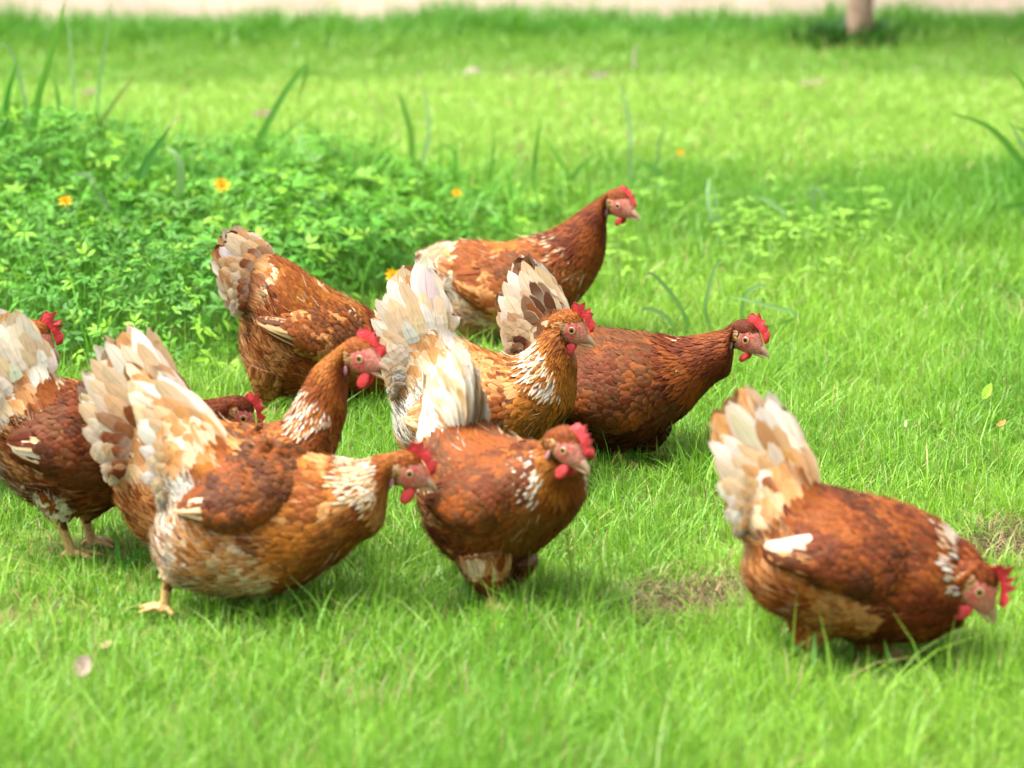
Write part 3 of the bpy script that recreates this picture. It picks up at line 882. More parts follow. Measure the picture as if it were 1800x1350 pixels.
    cm = pick('tan:3 rust:1 buff:2', ne, rng)
    feathers(hk, head, u, v, .008 * hs, .0017 * hs, 'lance', cm, cm, cm * 1.1, lift1=.003, rng=rng)
    hk.build('hackle', M_FEATHER, root)

    # ---- tail
    tl = Acc()
    Rt, Rb = h['tail_root']; tips = np.array(h['tail_tips'], float)
    d = np.concatenate([[0], np.cumsum(np.linalg.norm(np.diff(tips, axis=0), axis=1))]); d /= d[-1]
    nf = h.get('nf', 9); spread = h.get('spread', 0.05)
    for sgn in (-1, 1):
        for lay in range(4):
            nfl_ = nf + (1, 1, 2, 3)[lay]
            for i in range(nfl_):
                f = (i + (0.0, 0.5, .2, .6)[lay] + rng.uniform(-.2, .2)) / (nfl_ - 0.5)
                f = min(max(f, 0), (1, .97, .92, .88)[lay])
                px, py = np.interp(f, d, tips[:, 0]), np.interp(f, d, tips[:, 1])
                rx, ry = Rt[0] + (Rb[0] - Rt[0]) * f, Rt[1] + (Rb[1] - Rt[1]) * f
                sh = (0.0, .10, .27, .45)[lay] + rng.uniform(-.04, .04) * (lay > 0)
                px, py = px + (rx - px) * sh, py + (ry - py) * sh
                latm = spread * (0.15 + 0.85 * math.sin(min(f, .85) / .85 * math.pi / 2)) * (1.0 + .10 * lay) * (1 - sh * .3)
                root_p = pp(rx, ry, -latm * .3); tip_p = pp(px, py, -latm)
                if sgn > 0:
                    root_p = root_p + Lt * latm * .6; tip_p = tip_p + Lt * latm * 2
                ax_ = tip_p - root_p; ln = np.linalg.norm(ax_); ax_ = ax_ / ln
                nrm = unit(Lt * sgn * 1.0 + Z * 0.25 * (1 - f) + rng.normal(0, .10, 3))
                sd_ = unit(np.cross(nrm, ax_)); nrm = np.cross(ax_, sd_)
                T, Sx = SHAPE['quill']; T = np.array(T); Sx = np.array(Sx)
                W = (h.get('tw', 0.0165) * rng.uniform(.88, 1.12)) * (1.0, .9, .82, .75)[lay]
                bend = rng.normal(0, .05) * ln
                ctr = root_p + ax_ * (ln * T)[:, None] + sd_ * (bend * T ** 2)[:, None] + nrm * (0.035 * ln * (T * (1 - T) * 4) - 0.02 * ln * T + .002 * lay)[:, None]
                offs = np.array([-1.0, -.86, -.45, -.07, 0, .07, .45, .86, 1.0])
                wv = W * Sx
                V = ctr[:, None] + sd_ * (wv[:, None] * offs)[..., None] - nrm * (wv[:, None] * (offs ** 2) * 0.28)[..., None]
                V += ax_ * (np.abs(offs)[None] * -0.004 * T[:, None] + rng.normal(0, .0022, (len(T), 9)) * np.abs(offs)[None])[..., None]
                qp = np.array([[f * .09 + 3 * h['seed'], 0, lay * .03 + sgn]])
                ca_ = pick(h['tail'], 1, rng)[0]; cb_ = pick(h.get('tail_low', h['tail']), 1, rng)[0]
                mixk = min(1, max(0, (0.0, .18, .58, .92)[lay] + h.get('mixk', 0) + rng.normal(0, .16)))
                mid_ = np.array([0.47, 0.325, 0.185]) * (1 + rng.normal(0, .06))
                cm = ca_ * (1 - 2 * mixk) + mid_ * 2 * mixk if mixk < .5 else mid_ * (2 - 2 * mixk) + cb_ * (2 * mixk - 1)
                e_ = PAL[h.get('tail_edge', 'tan')] if lay == 0 else (C_CREAM * .6 + C_WHITE * .4)
                ek_ = .65 if lay == 0 else rng.uniform(.3, .8)
                ed = cm * (1 - ek_) + e_ * ek_
                c = np.repeat(cm[None], len(T) * 9, 0).reshape(len(T), 9, 3).copy()
                c[:, 0] = ed; c[:, 8] = ed; c[:, 4] = cm * 0.55 + PAL['buff'] * .12
                c[-1] = cm * .75 + e_ * .25
                if lay and rng.random() < .35:                 # pale feather with a coloured patch towards its tip
                    kt = np.clip((T - .45) / .4, 0, 1)[:, None, None]
                    c = (c * .45 + (C_CREAM * .5 + C_WHITE * .5) * .55) * (1 - kt) + c * kt
                fv = np.zeros((len(T), 9, 3)); fv[..., 0] = T[:, None] * 2; fv[..., 1] = offs * 1.6; fv[..., 2] = rng.random()
                tl.add(V.reshape(-1, 3), grid_quads(len(T), 9, False), None, c.reshape(-1, 3), fv.reshape(-1, 3), unit(unit(Lt * sgn + Z * (.30 if sgn < 0 else -.15))[None, None] + (sd_[None] * offs[:, None] * .35)[None] + rng.normal(0, .05, 3) + np.zeros((len(T), 1, 1))).reshape(-1, 3))
    tl.build('tail', M_QUILL, root)

    # ---- wings
    dgm = BVHTree.FromPolygons([tuple(p) for p in P.reshape(-1, 3)], [tuple(int(z) for z in q) for q in body.quads()])
    ws = h.get('wing')
    if ws:
        Wl = h.get('wing_lat', 0.075)
        rows = []
        for (xt, yt, xb, yb) in ws[::-1]:                   # tip first
            a = pp(xt, yt, -Wl) + Lt * Wl; b = pp(xb, yb, -Wl) + Lt * Wl
            rows.append(np.concatenate([a, b]))
        Wg = catmull(np.array(rows), 6)
        nt_ = 15; tt = np.linspace(0, 1, nt_)
        full = Wg
        nuw = len(Wg)
        for sgn in (-1, 1):
            t2 = (.05 + .95 * tt) if sgn < 0 else (.30 + .70 * tt)
            base = full[:, None, :3] * (1 - t2)[None, :, None] + full[:, None, 3:] * t2[None, :, None]
            latg = np.full((nuw, nt_), np.nan)
            for i in range(nuw):
                for j in range(nt_):
                    o = base[i, j] + Lt * sgn * 0.4
                    hit = dgm.ray_cast(Vector(o), Vector(Lt * -sgn), 0.6)
                    if hit[0] is not None:
                        l = np.dot(np.array(hit[0]) - base[i, j], Lt) * sgn
                        if l > 0: latg[i, j] = l
            good = ~np.isnan(latg)
            fill = np.nanmedian(latg) if good.any() else 0.07
            for i in range(nuw):
                g = good[i]
                if g.any():
                    latg[i] = np.interp(np.arange(nt_), np.arange(nt_)[g], latg[i][g])
                else:
                    latg[i] = np.nan
            rowok = ~np.isnan(latg[:, 0])
            if rowok.any():
                for j in range(nt_):
                    latg[:, j] = np.interp(np.arange(nuw), np.arange(nuw)[rowok], latg[rowok, j])
            else:
                latg[:] = fill
            ii = np.linspace(0, 1, nuw)                      # 0 tip .. 1 shoulder
            bulge = (0.010 + 0.012 * np.sin(math.pi * np.clip(ii, 0, 1)))[:, None] * (np.clip(tt / .55, 0, 1) ** .8 * np.clip((1.06 - tt) / .22, 0, 1) ** .5)[None] * (1.0 if sgn < 0 else .6) * (np.clip((1.02 - ii) / .42, 0.0, 1) ** .8)[:, None]
            bulge = bulge - 0.006 * np.clip(1 - tt / .2, 0, 1)[None] - 0.006 * (1 - np.clip((1.02 - ii) / .18, 0, 1))[:, None]
            WP = base + Lt * (sgn * (latg + bulge))[..., None]
            wsf = Surf(WP, wrap=False)
            if np.sum(wsf.N @ Lt * sgn) < 0: wsf.N = -wsf.N
            wa = Acc()
            inner = WP - Lt * sgn * 0.012
            Vv = np.concatenate([WP.reshape(-1, 3), inner.reshape(-1, 3)])
            q1 = wsf.quads(); q2 = q1[:, ::-1] + nuw * nt_
            rim = []
            for i in range(nuw - 1):
                for j in (0, nt_ - 1): rim.append((i * nt_ + j, (i + 1) * nt_ + j, (i + 1) * nt_ + j + nuw * nt_, i * nt_ + j + nuw * nt_))
            for j in range(nt_ - 1):
                for i in (0, nuw - 1): rim.append((i * nt_ + j, i * nt_ + j + 1, i * nt_ + j + 1 + nuw * nt_, i * nt_ + j + nuw * nt_))
            wa.add(Vv, np.vstack([q1, q2, np.array(rim)]), None, pick(h['wingc'], 1, rng)[0] * .85)
            # flight feathers: long quills stacked down the blade, ending round the tip
            nfl = 13
            fr = np.linspace(1.0, 0.12, nfl)
            uu = (0.50 + 0.22 * fr) * (nuw - 1); vv = (0.12 + 0.80 * fr) * (nt_ - 1)
            lw = 0.5 * (nuw - 1) * np.median(wsf.dl) * (0.80 + 0.45 * fr)
            cm = pick(h['flight'], nfl, rng)
            if 'flight_top' in h:
                kk = fr < h.get('ft', .5); cm = np.where(kk[:, None], pick(h['flight_top'], nfl, rng), cm)
            feathers(wa, wsf, uu, vv, lw, np.full(nfl, .0105), 'quill', cm, cm * .85, cm * .95, lift0=-.003, lift1=0.001 + 0.004 * (1 - fr), drift=-.04 - .12 * fr, camber=.15, rng=rng)
            nw = 330
            Sg = np.repeat(ii[:, None], nt_, 1); Tg = np.repeat(tt[None], nuw, 0)
            wt = np.where(Sg > h.get('wcut', .40) + .10 * Tg, 1.0, 0.0)
            u2, v2 = r2_points(wsf, wt, nw, h['seed'] + 20)
            o_ = np.argsort(u2); u2, v2 = u2[o_], v2[o_]
            cm = pick(h['wingc'], nw, rng, wsf.pos(u2, v2), 30); ed = cm * .75 + C_BUFF * .12; tp = cm * rng.uniform(.9, 1.4, nw)[:, None]
            kk = 1.15 - .45 * (u2 / nuw)
            feathers(wa, wsf, u2, v2, .030 * kk * rng.uniform(.8, 1.2, nw), .0088 * kk, 'round', cm, ed, tp, lift0=.0, lift1=.006, drift=rng.normal(0.05, .10, nw), rng=rng)
            wa.build('wing', M_FEATHER, root)

    # ---- comb
    cb = Acc()
    B = np.array([(-.011, .027), (-.007, .0275), (-.002, .0275), (.004, .026), (.009, .0235), (.013, .021), (.017, .018), (.020, .0145), (.0235, .0105), (.027, .006), (.030, .002)])
    Tp = np.array([(-.0125, .036), (-.008, .0445), (.0005, .0425), (.006, .050), (.0095, .037), (.0185, .043), (.0175, .033), (.0265, .035), (.0245, .024), (.0325, .022), (.0345, .008)])
    ch = h.get('comb', 1.0); lean = h.get('comb_lean', 0.0); jitter = rng.normal(0, .0012, Tp.shape)
    Tp = B + (Tp + jitter - B) * ch
    rr = np.linspace(0, 1, 5)
    G2 = B[None] * (1 - rr)[:, None, None] + Tp[None] * rr[:, None, None]
    th = 0.0034 * (1 - .78 * rr)[:, None] * np.ones((1, len(B)))
    drop = np.abs(lean) * rr[:, None] ** 2 * 0.7
    yy = lean * rr[:, None] ** 1.5 + 0.0015 * np.sin(np.arange(len(B)) * 1.9)[None] * rr[:, None]
    V1 = hp(G2[..., 0], yy - th, G2[..., 1] - drop); V2 = hp(G2[..., 0], yy + th, G2[..., 1] - drop)
    nb_ = len(B)
    V = np.concatenate([V1.reshape(-1, 3), V2.reshape(-1, 3)])
    q = grid_quads(5, nb_, False); off = 5 * nb_
    rim = [(4 * nb_ + j, 4 * nb_ + j + 1, 4 * nb_ + j + 1 + off, 4 * nb_ + j + off) for j in range(nb_ - 1)]
    for i in range(4):
        rim.append((i * nb_, (i + 1) * nb_, (i + 1) * nb_ + off, i * nb_ + off)); rim.append((i * nb_ + nb_ - 1, (i + 1) * nb_ + nb_ - 1, (i + 1) * nb_ + nb_ - 1 + off, i * nb_ + nb_ - 1 + off))
    cv = PAL['red'] * (1 - rr[:, None, None] * .5) + PAL['pinkred'] * rr[:, None, None] * .5
    cv = np.repeat(cv, nb_, 1) * (1 + rng.normal(0, .08, (5, nb_, 1)))
    cb.add(V, np.vstack([q, q[:, ::-1] + off, np.array(rim)]), None, np.concatenate([cv.reshape(-1, 3)] * 2))
    cb.build('comb', M_COMB, root)
    # ---- wattles, ear lobes, eyes, beak
    ws_ = h.get('wattle', 1.0) * .9
    for sgn in (-1, 1):
        wa = Acc()
        a = np.linspace(0, 2 * math.pi, 20, endpoint=False); rr = np.array([1.0, .8, .5, .2])
        cx, cz = .004, -.036 * (0.5 + 0.5 * ws_) + (0.0 if ws_ > .8 else -.002)
        for front in (-1, 1):
            pass
        rings = []
        for f_, r_ in ((-1, .2), (-1, .55), (-1, .85), (0, 1.0), (1, .85), (1, .55), (1, .2)):
            X = cx + r_ * .0105 * ws_ * np.cos(a) + .004 * ws_ * r_ * np.sin(a); Zz = cz + r_ * .0145 * ws_ * np.sin(a)
            Y = sgn * (.0085 + .0035 * (1 - (Zz + .05) / .03)) * np.ones_like(a) + f_ * .0026 * math.sqrt(max(0, 1 - r_ ** 2) + .02)
            rings.append(hp(X, Y, Zz))
        RP = np.stack(rings)
        loft_closed(wa, RP, np.repeat((PAL['red'] * .7 + PAL['pinkred'] * .3)[None], 7 * 20 + 2, 0) * (1 + rng.normal(0, .05, (142, 1))))
        wa.build('wattle', M_COMB, root)
        la = Acc()
        rings = []
        for f_, r_ in ((-1, .3), (-1, .8), (0, 1.0), (1, .8), (1, .3)):
            X = -.0225 + r_ * .0036 * np.cos(a) ; Zz = -.020 + r_ * .0080 * np.sin(a)
            Y = sgn * (.0165 + 0 * a) + f_ * .0022 * math.sqrt(max(0, 1 - r_ ** 2) + .05)
            rings.append(hp(X, Y, Zz))
        loft_closed(la, np.stack(rings), PAL['lobe'])
        la.build('ear_lobe', M_COMB, root)
        ea = Acc()
        # eyeball as a shallow dome: pupil, iris, pale lid ring
        rad = np.array([0, .0016, .0029, .0031, .0047, .0050, .0058, .0066, .0074]); dep = np.array([.0030, .0029, .0027, .0027, .0020, .0024, .0021, .0010, -.002])
        cols = np.array([(.004, .004, .004)] * 3 + [(.25, .12, .02)] * 2 + [(.36, .26, .19)] * 2 + [(.36, .10, .08)] * 2)
        rings = [hp(r_ * np.cos(a), sgn * (.0157 + d_) + 0 * a, r_ * np.sin(a) * (0.98 if sgn else 1)) for r_, d_ in zip(rad, dep)]
        RP = np.stack(rings); n_ = len(rad)
        ea.add(RP.reshape(-1, 3), grid_quads(n_, 20, True), None, np.repeat(cols, 20, 0))
        ea.build('eye', M_EYE, root)
    bk = Acc()
    def beak_part(pts, cols):
        A_ = catmull(np.array(pts), 4); aa = np.arange(16) * 2 * math.pi / 16
        X = A_[:, 0:1] + 0 * aa; Zz = A_[:, 1:2] + A_[:, 2:3] * np.cos(aa); Y = A_[:, 3:4] * np.sin(aa)
        k = np.linspace(0, 1, len(A_))[:, None, None]
        c = cols[0] * (1 - k) + cols[1] * k
        c = np.repeat(c, 16, 1).reshape(-1, 3)
        return hp, X, Y, Zz, c
    op = h.get('gape', 0.0)
    up_pts = [(.021, -.0095, .0085, .0072), (.027, -.0095, .0078, .0062), (.033, -.0108, .0062, .0048), (.0385, -.0135, .0043, .0032), (.0425, -.0170, .0026, .0019), (.0445, -.0218, .0006, .0006)]
    lo_pts = [(.012, -.0200, .0030, .0066), (.021, -.0200, .0032, .0052), (.030, -.0202, .0026, .0036), (.0360, -.0206, .0017, .0023), (.0395, -.0210, .0006, .0008)]
    for pts, cols, ang in ((up_pts, (np.array([.24, .125, .085]), np.array([.36, .25, .15])), 0), (lo_pts, (np.array([.30, .17, .10]), np.array([.38, .27, .14])), op)):
        _, X, Y, Zz, c = beak_part(pts, cols)
        ca, sa = math.cos(R(ang)), math.sin(R(ang))
        X2 = .011 + (X - .011) * ca + (Zz + .018) * sa; Z2 = -.018 + (Zz + .018) * ca - (X - .011) * sa
        BP = hp(X2, Y, Z2)
        loft_closed(bk, BP, np.vstack([c, c[:1], c[-1:]]))
    bk.build('beak', M_HORN, root)
    return root

T, B, N = 't', 'b', 'n'
HENS = [
 dict(seed=100, anchor=(300, 1085), yaw=-4, label='cream-hackled hen with fluffy white rump and lowered head, nearest at the front',
  st=[(T,266,672,240,706,.018),(T,312,704,254,770,.030),(T,362,736,274,840,.045),
      (B,405,770,290,905,.062),(B,440,779,276,955,.078),(B,470,785,296,1015,.090),(B,505,792,352,1042,.096),(B,545,799,425,1052,.096),(B,580,806,508,1045,.092),(B,612,812,585,1002,.080),(B,635,813,635,960,.064),
      (N,655,807,668,925,.050),(N,672,802,690,897,.040),(N,688,799,699,880,.033),(N,700,799,706,872,.026)],
  tail_root=((398,768),(300,888)), tail_tips=[(300,690),(262,652),(238,662),(226,690),(230,730),(245,790),(262,850),(286,903)], spread=.05,
  eye=(720,833), hpitch=13, comb_lean=-.004, comb=1.25,
  wing=[(528,812,520,860),(480,793,472,900),(430,793,412,922),(382,822,372,915),(340,858,338,908),(309,890,311,906)],
  wingc='brown:4 rust:2 maho:1', flight='cream:3 tan:2', flight_top='brown:2 rust:1', ft=.55, wcut=.43,
  covert='cream:3 white:1 buff:4', covert_root='buff:4 cream:1 gold:2', back='rust:2 gold:2 buff:1', saddle='buff:2 gold:1 rust:1', saddle_s=1.3, breast='chest:4 rust:2 gold:1',
  fluff='buff:4 gold:1 cream:2', rear='white:3 cream:2', fluff_rear=1.2, hackle='gold:3 rust:1 buff:1', band=(1.80,2.55,.75), bandmix='cream:4 white:1', band_h=.62,
  headc='rust', headmix='rust:3 deep:1 gold:1', under='chest', tail='white:5 cream:2', tail_edge='tan', tail_low='cream:2 buff:3 tan:1',
  legs=[dict(side=-1,hip=(340,960),hock=(295,1022),foot=(288,1072),r0=.04,toe=150,lat=.03),dict(side=1,hip=(430,990),hock=(445,1045),foot=(455,1080),lat=.04)]),
 dict(seed=200, anchor=(850,1060), yaw=-48, label='plump rust hen facing the viewer with fanned white tail and drooping comb',
  st=[(T,800,665,765,715,.030),(T,808,700,770,755,.045),(T,815,728,778,790,.060),
      (B,828,748,787,830,.075),(B,842,756,797,900,.084),(B,866,765,818,965,.092),(B,892,772,855,1004,.094),(B,918,778,892,1004,.092),(B,938,782,930,978,.088),(B,952,784,963,944,.078),
      (N,962,782,988,902,.062),(N,970,776,998,862,.046),(N,977,772,1003,842,.036),(N,984,772,1003,834,.028)],
  tail_root=((825,742),(785,800)), tail_tips=[(806,640),(800,618),(778,612),(765,628),(756,660),(752,700),(757,740)], spread=.042, tw=.017,
  eye=(991,792), hpitch=20, hyaw=-38, hlat=-.012, comb_lean=.012, comb=.95,
  wing=[(925,800,912,880),(880,790,868,925),(850,790,838,925),(815,805,806,905),(785,835,785,890),(770,860,772,880)],
  wingc='brown:3 rust:2 deep:2', flight='brown:2 deep:1 cream:.5',
  covert='white:4 cream:2', covert_root='white:3 buff:2 rust:1', back='rust:4 brown:1', breast='rust:3 chest:3 deep:1', fluff='rust:2 buff:2 brown:1 cream:.5', rear='cream:2 white:1 buff:2', fluff_rear=.6,
  hackle='rust:4 gold:1', band=(1.88,2.6,.8), band_h=.80, band_h0=.05, bandmix='white:4 cream:1', headc='rust', headmix='rust:3 deep:1', under='chest', tail='white:5 cream:1', tail_edge='cream', tail_low='white:2 buff:2',
  legs=[dict(side=-1,hip=(850,970),hock=(862,1042),foot=(866,1068),r0=.05,lat=.045,col='chest'),dict(side=1,hip=(900,970),hock=(890,1030),foot=(893,1055),lat=.045)]),
 dict(seed=300, anchor=(1440,1168), yaw=-6, label='deep rust hen apart from the flock, bending its head to the grass',
  st=[(T,1330,722,1262,790,.020),(T,1372,768,1276,866,.034),(T,1410,815,1296,925,.052),
      (B,1442,852,1320,968,.072),(B,1478,862,1312,1015,.090),(B,1512,870,1340,1062,.102),(B,1550,878,1402,1098,.106),(B,1590,889,1480,1122,.106),(B,1628,905,1560,1130,.102),(B,1660,926,1625,1132,.092),(B,1686,948,1682,1112,.066),
      (N,1705,958,1690,1086,.046,-.006),(N,1724,976,1684,1058,.030,-.018),(N,1740,1012,1704,1058,.032)], keep=1,
  tail_root=((1440,848),(1320,940)), tail_tips=[(1380,765),(1365,722),(1330,702),(1305,690),(1272,712),(1250,760),(1258,815),(1272,880),(1300,945)], spread=.05,
  eye=(1722,1041), hpitch=44, hs=1.15, hyaw=-8, hlat=-.052, comb=1.2, comb_lean=-.008,
  wing=[(1618,925,1602,1005),(1560,902,1545,1035),(1500,896,1470,1020),(1440,920,1412,1000),(1385,942,1372,990),(1337,958,1340,980)],
  wingc='deep:3 rust:2 maho:1', flight='brown:3 buff:1', flight_top='cream:2 white:1', ft=.36, wcut=.46, mixk=-.04,
  covert='buff:3 cream:2 white:1', covert_root='rust:2 buff:4 cream:2', back='deep:4 rust:3 maho:1', breast='rust:2 deep:3 chest:1', fluff='rust:2 buff:2 gold:1', rear='buff:3 cream:1', fluff_rear=.6,
  hackle='deep:2 rust:3', band=(1.80,2.12,.75), bandmix='cream:2 white:2', band_h=.6, headc='deep', headmix='deep:3 rust:2', under='rust', tail='white:4 cream:1', tail_edge='buff', tail_low='buff:5 gold:1 white:1',
  legs=[dict(side=-1,hip=(1440,1060),hock=(1418,1138),foot=(1425,1172),r0=.05,lat=.03,col='rust'),dict(side=1,hip=(1530,1090),hock=(1545,1145),foot=(1560,1158),lat=.03)]),
 dict(seed=400, anchor=(400,1020), yaw=2, label='tall-necked rust hen with open beak, its hackle flecked white, seen over the back of another',
  st=[(T,250,622,158,735,.022),(T,300,675,180,800,.036),(T,345,712,206,850,.050),
      (B,385,738,214,895,.068),(B,425,746,250,948,.082),(B,458,748,315,985,.092),(B,482,745,392,990,.094),(B,500,738,470,955,.090),(B,512,724,545,890,.080),(B,524,702,588,806,.062),
      (N,540,673,600,752,.046),(N,560,643,607,708,.036),(N,580,622,610,684,.029),(N,595,614,612,668,.024)],
  tail_root=((345,715),(215,850)), tail_tips=[(262,645),(252,600),(235,582),(212,582),(185,602),(160,622),(140,665),(132,715),(146,765),(168,815),(196,845)], spread=.055,
  eye=(632,631), hpitch=2, hyaw=-22, gape=20, wattle=1.0,
  wing=[(500,770,490,840),(450,765,430,880),(400,765,370,880),(340,780,310,870),(290,810,270,860),(255,830,256,850)],
  wingc='rust:3 brown:2', flight='brown:2 buff:1', covert='white:2 buff:3 cream:1', covert_root='rust:3 buff:2', back='rust:3 gold:2', breast='rust:3 chest:2', fluff='buff:3 gold:1 rust:1', rear='buff:3 cream:1', fluff_rear=.5,
  hackle='rust:4 gold:1', band=(1.75,2.25,.55), band_h=.85, bandmix='cream:2 white:2', headc='rust', headmix='rust:3 gold:1', under='rust', tail='white:4 cream:1', tail_edge='tan', tail_low='buff:3 rust:3', mixk=.12,
  legs=[dict(side=-1,hip=(330,930),hock=(320,985),foot=(322,1018)),dict(side=1,hip=(420,940),hock=(430,985),foot=(440,1010))]),
 dict(seed=500, anchor=(140,975), yaw=14, label='mahogany-winged hen on bare yellow legs with a white thigh',
  st=[(T,40,582,-70,690,.022),(T,66,620,-50,745,.036),
      (B,100,662,-20,800,.066),(B,135,670,8,845,.084),(B,170,679,52,885,.096),(B,205,689,110,905,.100),(B,240,699,170,902,.096),(B,275,706,230,878,.086),(B,305,709,285,840,.070),
      (N,335,708,330,800,.052),(N,368,706,368,785,.042),(N,392,706,396,775,.035),(N,408,708,412,768,.028)],
  tail_root=((95,655),(-20,790)), tail_tips=[(70,605),(50,565),(25,548),(0,560),(-40,600),(-70,650),(-78,710),(-55,770)], spread=.055,
  eye=(427,736), hpitch=32, comb=.8,
  wing=[(225,735,215,830),(175,690,165,850),(130,690,115,838),(85,715,70,822),(40,742,34,812),(8,775,9,795)],
  wingc='maho:2 deep:3 brown:2', flight='cream:2 tan:2 white:1', flight_top='deep:2 brown:1', ft=.55,
  covert='white:3 cream:3 buff:1', covert_root='white:2 buff:2 rust:1', back='rust:3 deep:2', saddle='rust:2 cream:1', saddle_s=1.15, breast='brown:3 deep:2 rust:1', fluff='rust:3 buff:1 brown:1', rear='buff:2 cream:2', fluff_rear=.55,
  hackle='deep:3 rust:1', band=(1.9,2.0,.2), headc='deep', headmix='deep:3 maho:1', under='brown', tail='white:5 cream:2', tail_edge='tan',
  legs=[dict(side=-1,hip=(105,845),hock=(105,915),foot=(128,975),r0=.052,lat=.045,mix='white:3 cream:1 rust:2'),dict(side=1,hip=(165,860),hock=(148,905),foot=(163,958),lat=.035,r0=.04,mix='rust:2 buff:1')]),
 dict(seed=600, anchor=(-150,880), yaw=0, label='rust hen with bright comb peeping in at the picture edge behind a white tail',
  st=[(T,-330,590,-370,640,.020),(T,-300,620,-350,700,.040),
      (B,-270,640,-340,770,.066),(B,-235,648,-310,830,.084),(B,-195,652,-250,860,.092),(B,-155,648,-180,862,.092),(B,-115,636,-110,830,.086),(B,-80,616,-55,775,.072),
      (N,-50,592,-15,720,.054),(N,-22,574,10,675,.042),(N,5,563,28,648,.034),(N,28,561,42,634,.027)],
  tail_root=((-280,630),(-345,740)), tail_tips=[(-310,560),(-350,545),(-390,570),(-410,630),(-390,700)], spread=.05,
  eye=(67,600), hpitch=24, comb=1.15, wattle=.8,
  wing=[(-110,680,-115,760),(-160,670,-170,790),(-215,680,-225,790),(-270,710,-275,780),(-315,745,-315,765)],
  wingc='rust:3 brown:2', flight='brown:2 buff:1', covert='white:2 buff:3', covert_root='rust:3 buff:2', back='rust:3 gold:1', breast='rust:3 chest:2', fluff='buff:3 rust:1', rear='buff:2 cream:1',
  hackle='rust:4 gold:1', band=(1.8,2.1,.3), headc='rust', headmix='rust:3 gold:1', under='rust', tail='white:3 cream:2',
  legs=[dict(side=-1,hip=(-230,800),hock=(-225,845),foot=(-220,880)),dict(side=1,hip=(-170,800),hock=(-160,840),foot=(-150,872))]),
 dict(seed=700, anchor=(560,728), yaw=12, label='rust hen beside the leafy bank seen from behind, head hidden behind a white tail',
  st=[(T,440,428,398,485,.020),(T,466,440,416,538,.036),
      (B,488,449,432,578,.060),(B,518,464,430,625,.078),(B,550,487,446,668,.088),(B,580,506,486,698,.092),(B,612,523,548,706,.090),(B,645,543,610,706,.084),(B,672,567,660,704,.072),
      (N,698,592,698,700,.054),(N,716,620,716,695,.042),(N,728,645,718,694,.032)],
  tail_root=((480,447),(430,555)), tail_tips=[(450,428),(432,408),(412,403),(396,412),(387,440),(384,472),(396,508),(412,545)], spread=.05,
  eye=(738,668), hpitch=42,
  wing=[(655,560,644,610),(600,538,590,630),(545,540,532,615),(495,550,488,595),(450,560,451,578)],
  wingc='rust:3 brown:3 buff:.6', flight='brown:2 rust:2 tan:1', covert='rust:3 buff:2 cream:.7', covert_root='rust:4 buff:1', back='rust:4 gold:.6 cream:.15', breast='rust:2 chest:3 maho:1', fluff='rust:3 buff:2', rear='buff:3 cream:1', fluff_rear=.5,
  hackle='deep:2 rust:2', band=(1.8,2.0,.1), headc='deep', headmix='deep:2 rust:1', under='chest', tail='white:3 buff:1', tail_edge='buff', tail_low='rust:3 buff:1', mixk=.10,
  legs=[dict(side=-1,hip=(480,650),hock=(463,700),foot=(462,726),r0=.045,lat=.04),dict(side=1,hip=(545,660),hock=(540,702),foot=(545,722),lat=.04)]),
 dict(seed=800, anchor=(840,865), yaw=-8, label='golden-necked hen with a big all-white tail standing alert, comb upright',
  st=[(T,742,492,668,592,.024),(T,772,548,680,662,.040),(T,797,588,700,712,.056),
      (B,820,602,702,742,.074),(B,844,613,710,785,.090),(B,868,622,746,812,.098),(B,890,627,800,822,.102),(B,908,628,868,814,.100),(B,922,621,928,792,.094),(B,935,610,972,762,.078),
      (N,947,597,1000,728,.062),(N,957,584,1009,692,.048),(N,967,574,1010,660,.036),(N,980,567,1009,640,.028)],
  tail_root=((792,582),(705,700)), tail_tips=[(788,555),(765,505),(750,478),(732,460),(710,470),(685,490),(666,520),(656,555),(664,600),(674,650),(690,698)], spread=.06,
  eye=(1005,581), hpitch=16, comb=1.15, comb_lean=-.003,
  wing=[(905,665,898,760),(860,640,850,790),(815,640,800,790),(770,665,755,780),(735,700,730,760),(712,730,713,748)],
  wingc='brown:2 rust:3 buff:1', flight='buff:2 cream:2', covert='white:2 cream:5 buff:1', covert_root='cream:4 buff:4', back='buff:3 gold:2 brown:1', saddle='cream:2 buff:3', saddle_s=1.2, breast='chest:3 gold:2 brown:2', fluff='cream:3 white:2 buff:1', rear='white:4 cream:2', fluff_rear=.8,
  hackle='gold:5 rust:1', band=(1.82,2.45,.7), band_h=.74, bandmix='cream:3 white:3', headc='rust', headmix='rust:3 gold:2', under='chest', tail='white:6 cream:1', tail_edge='cream', tail_low='white:3 cream:2',
  legs=[dict(side=-1,hip=(790,770),hock=(800,825),foot=(802,862),r0=.05),dict(side=1,hip=(860,780),hock=(868,825),foot=(872,858))]),
 dict(seed=900, anchor=(1110,815), yaw=-6, label='dark mahogany hen stretching its long neck forward, white-tipped tail raised',
  st=[(T,948,484,886,565,.022),(T,978,530,900,620,.038),(T,1008,558,915,670,.054),
      (B,1042,573,935,722,.072),(B,1075,579,962,768,.088),(B,1106,582,1005,792,.096),(B,1136,586,1060,800,.098),(B,1162,591,1118,790,.094),(B,1184,595,1165,762,.082),
      (N,1206,596,1202,728,.066),(N,1230,592,1228,697,.052),(N,1254,586,1256,670,.041),(N,1276,580,1282,652,.033),(N,1292,578,1297,640,.027)],
  tail_root=((1000,556),(915,650)), tail_tips=[(962,512),(952,480),(936,462),(915,456),(896,476),(882,505),(872,545),(880,575),(892,612)], spread=.05,
  eye=(1311,598), hpitch=17, hyaw=-24, comb=1.0, wattle=.7,
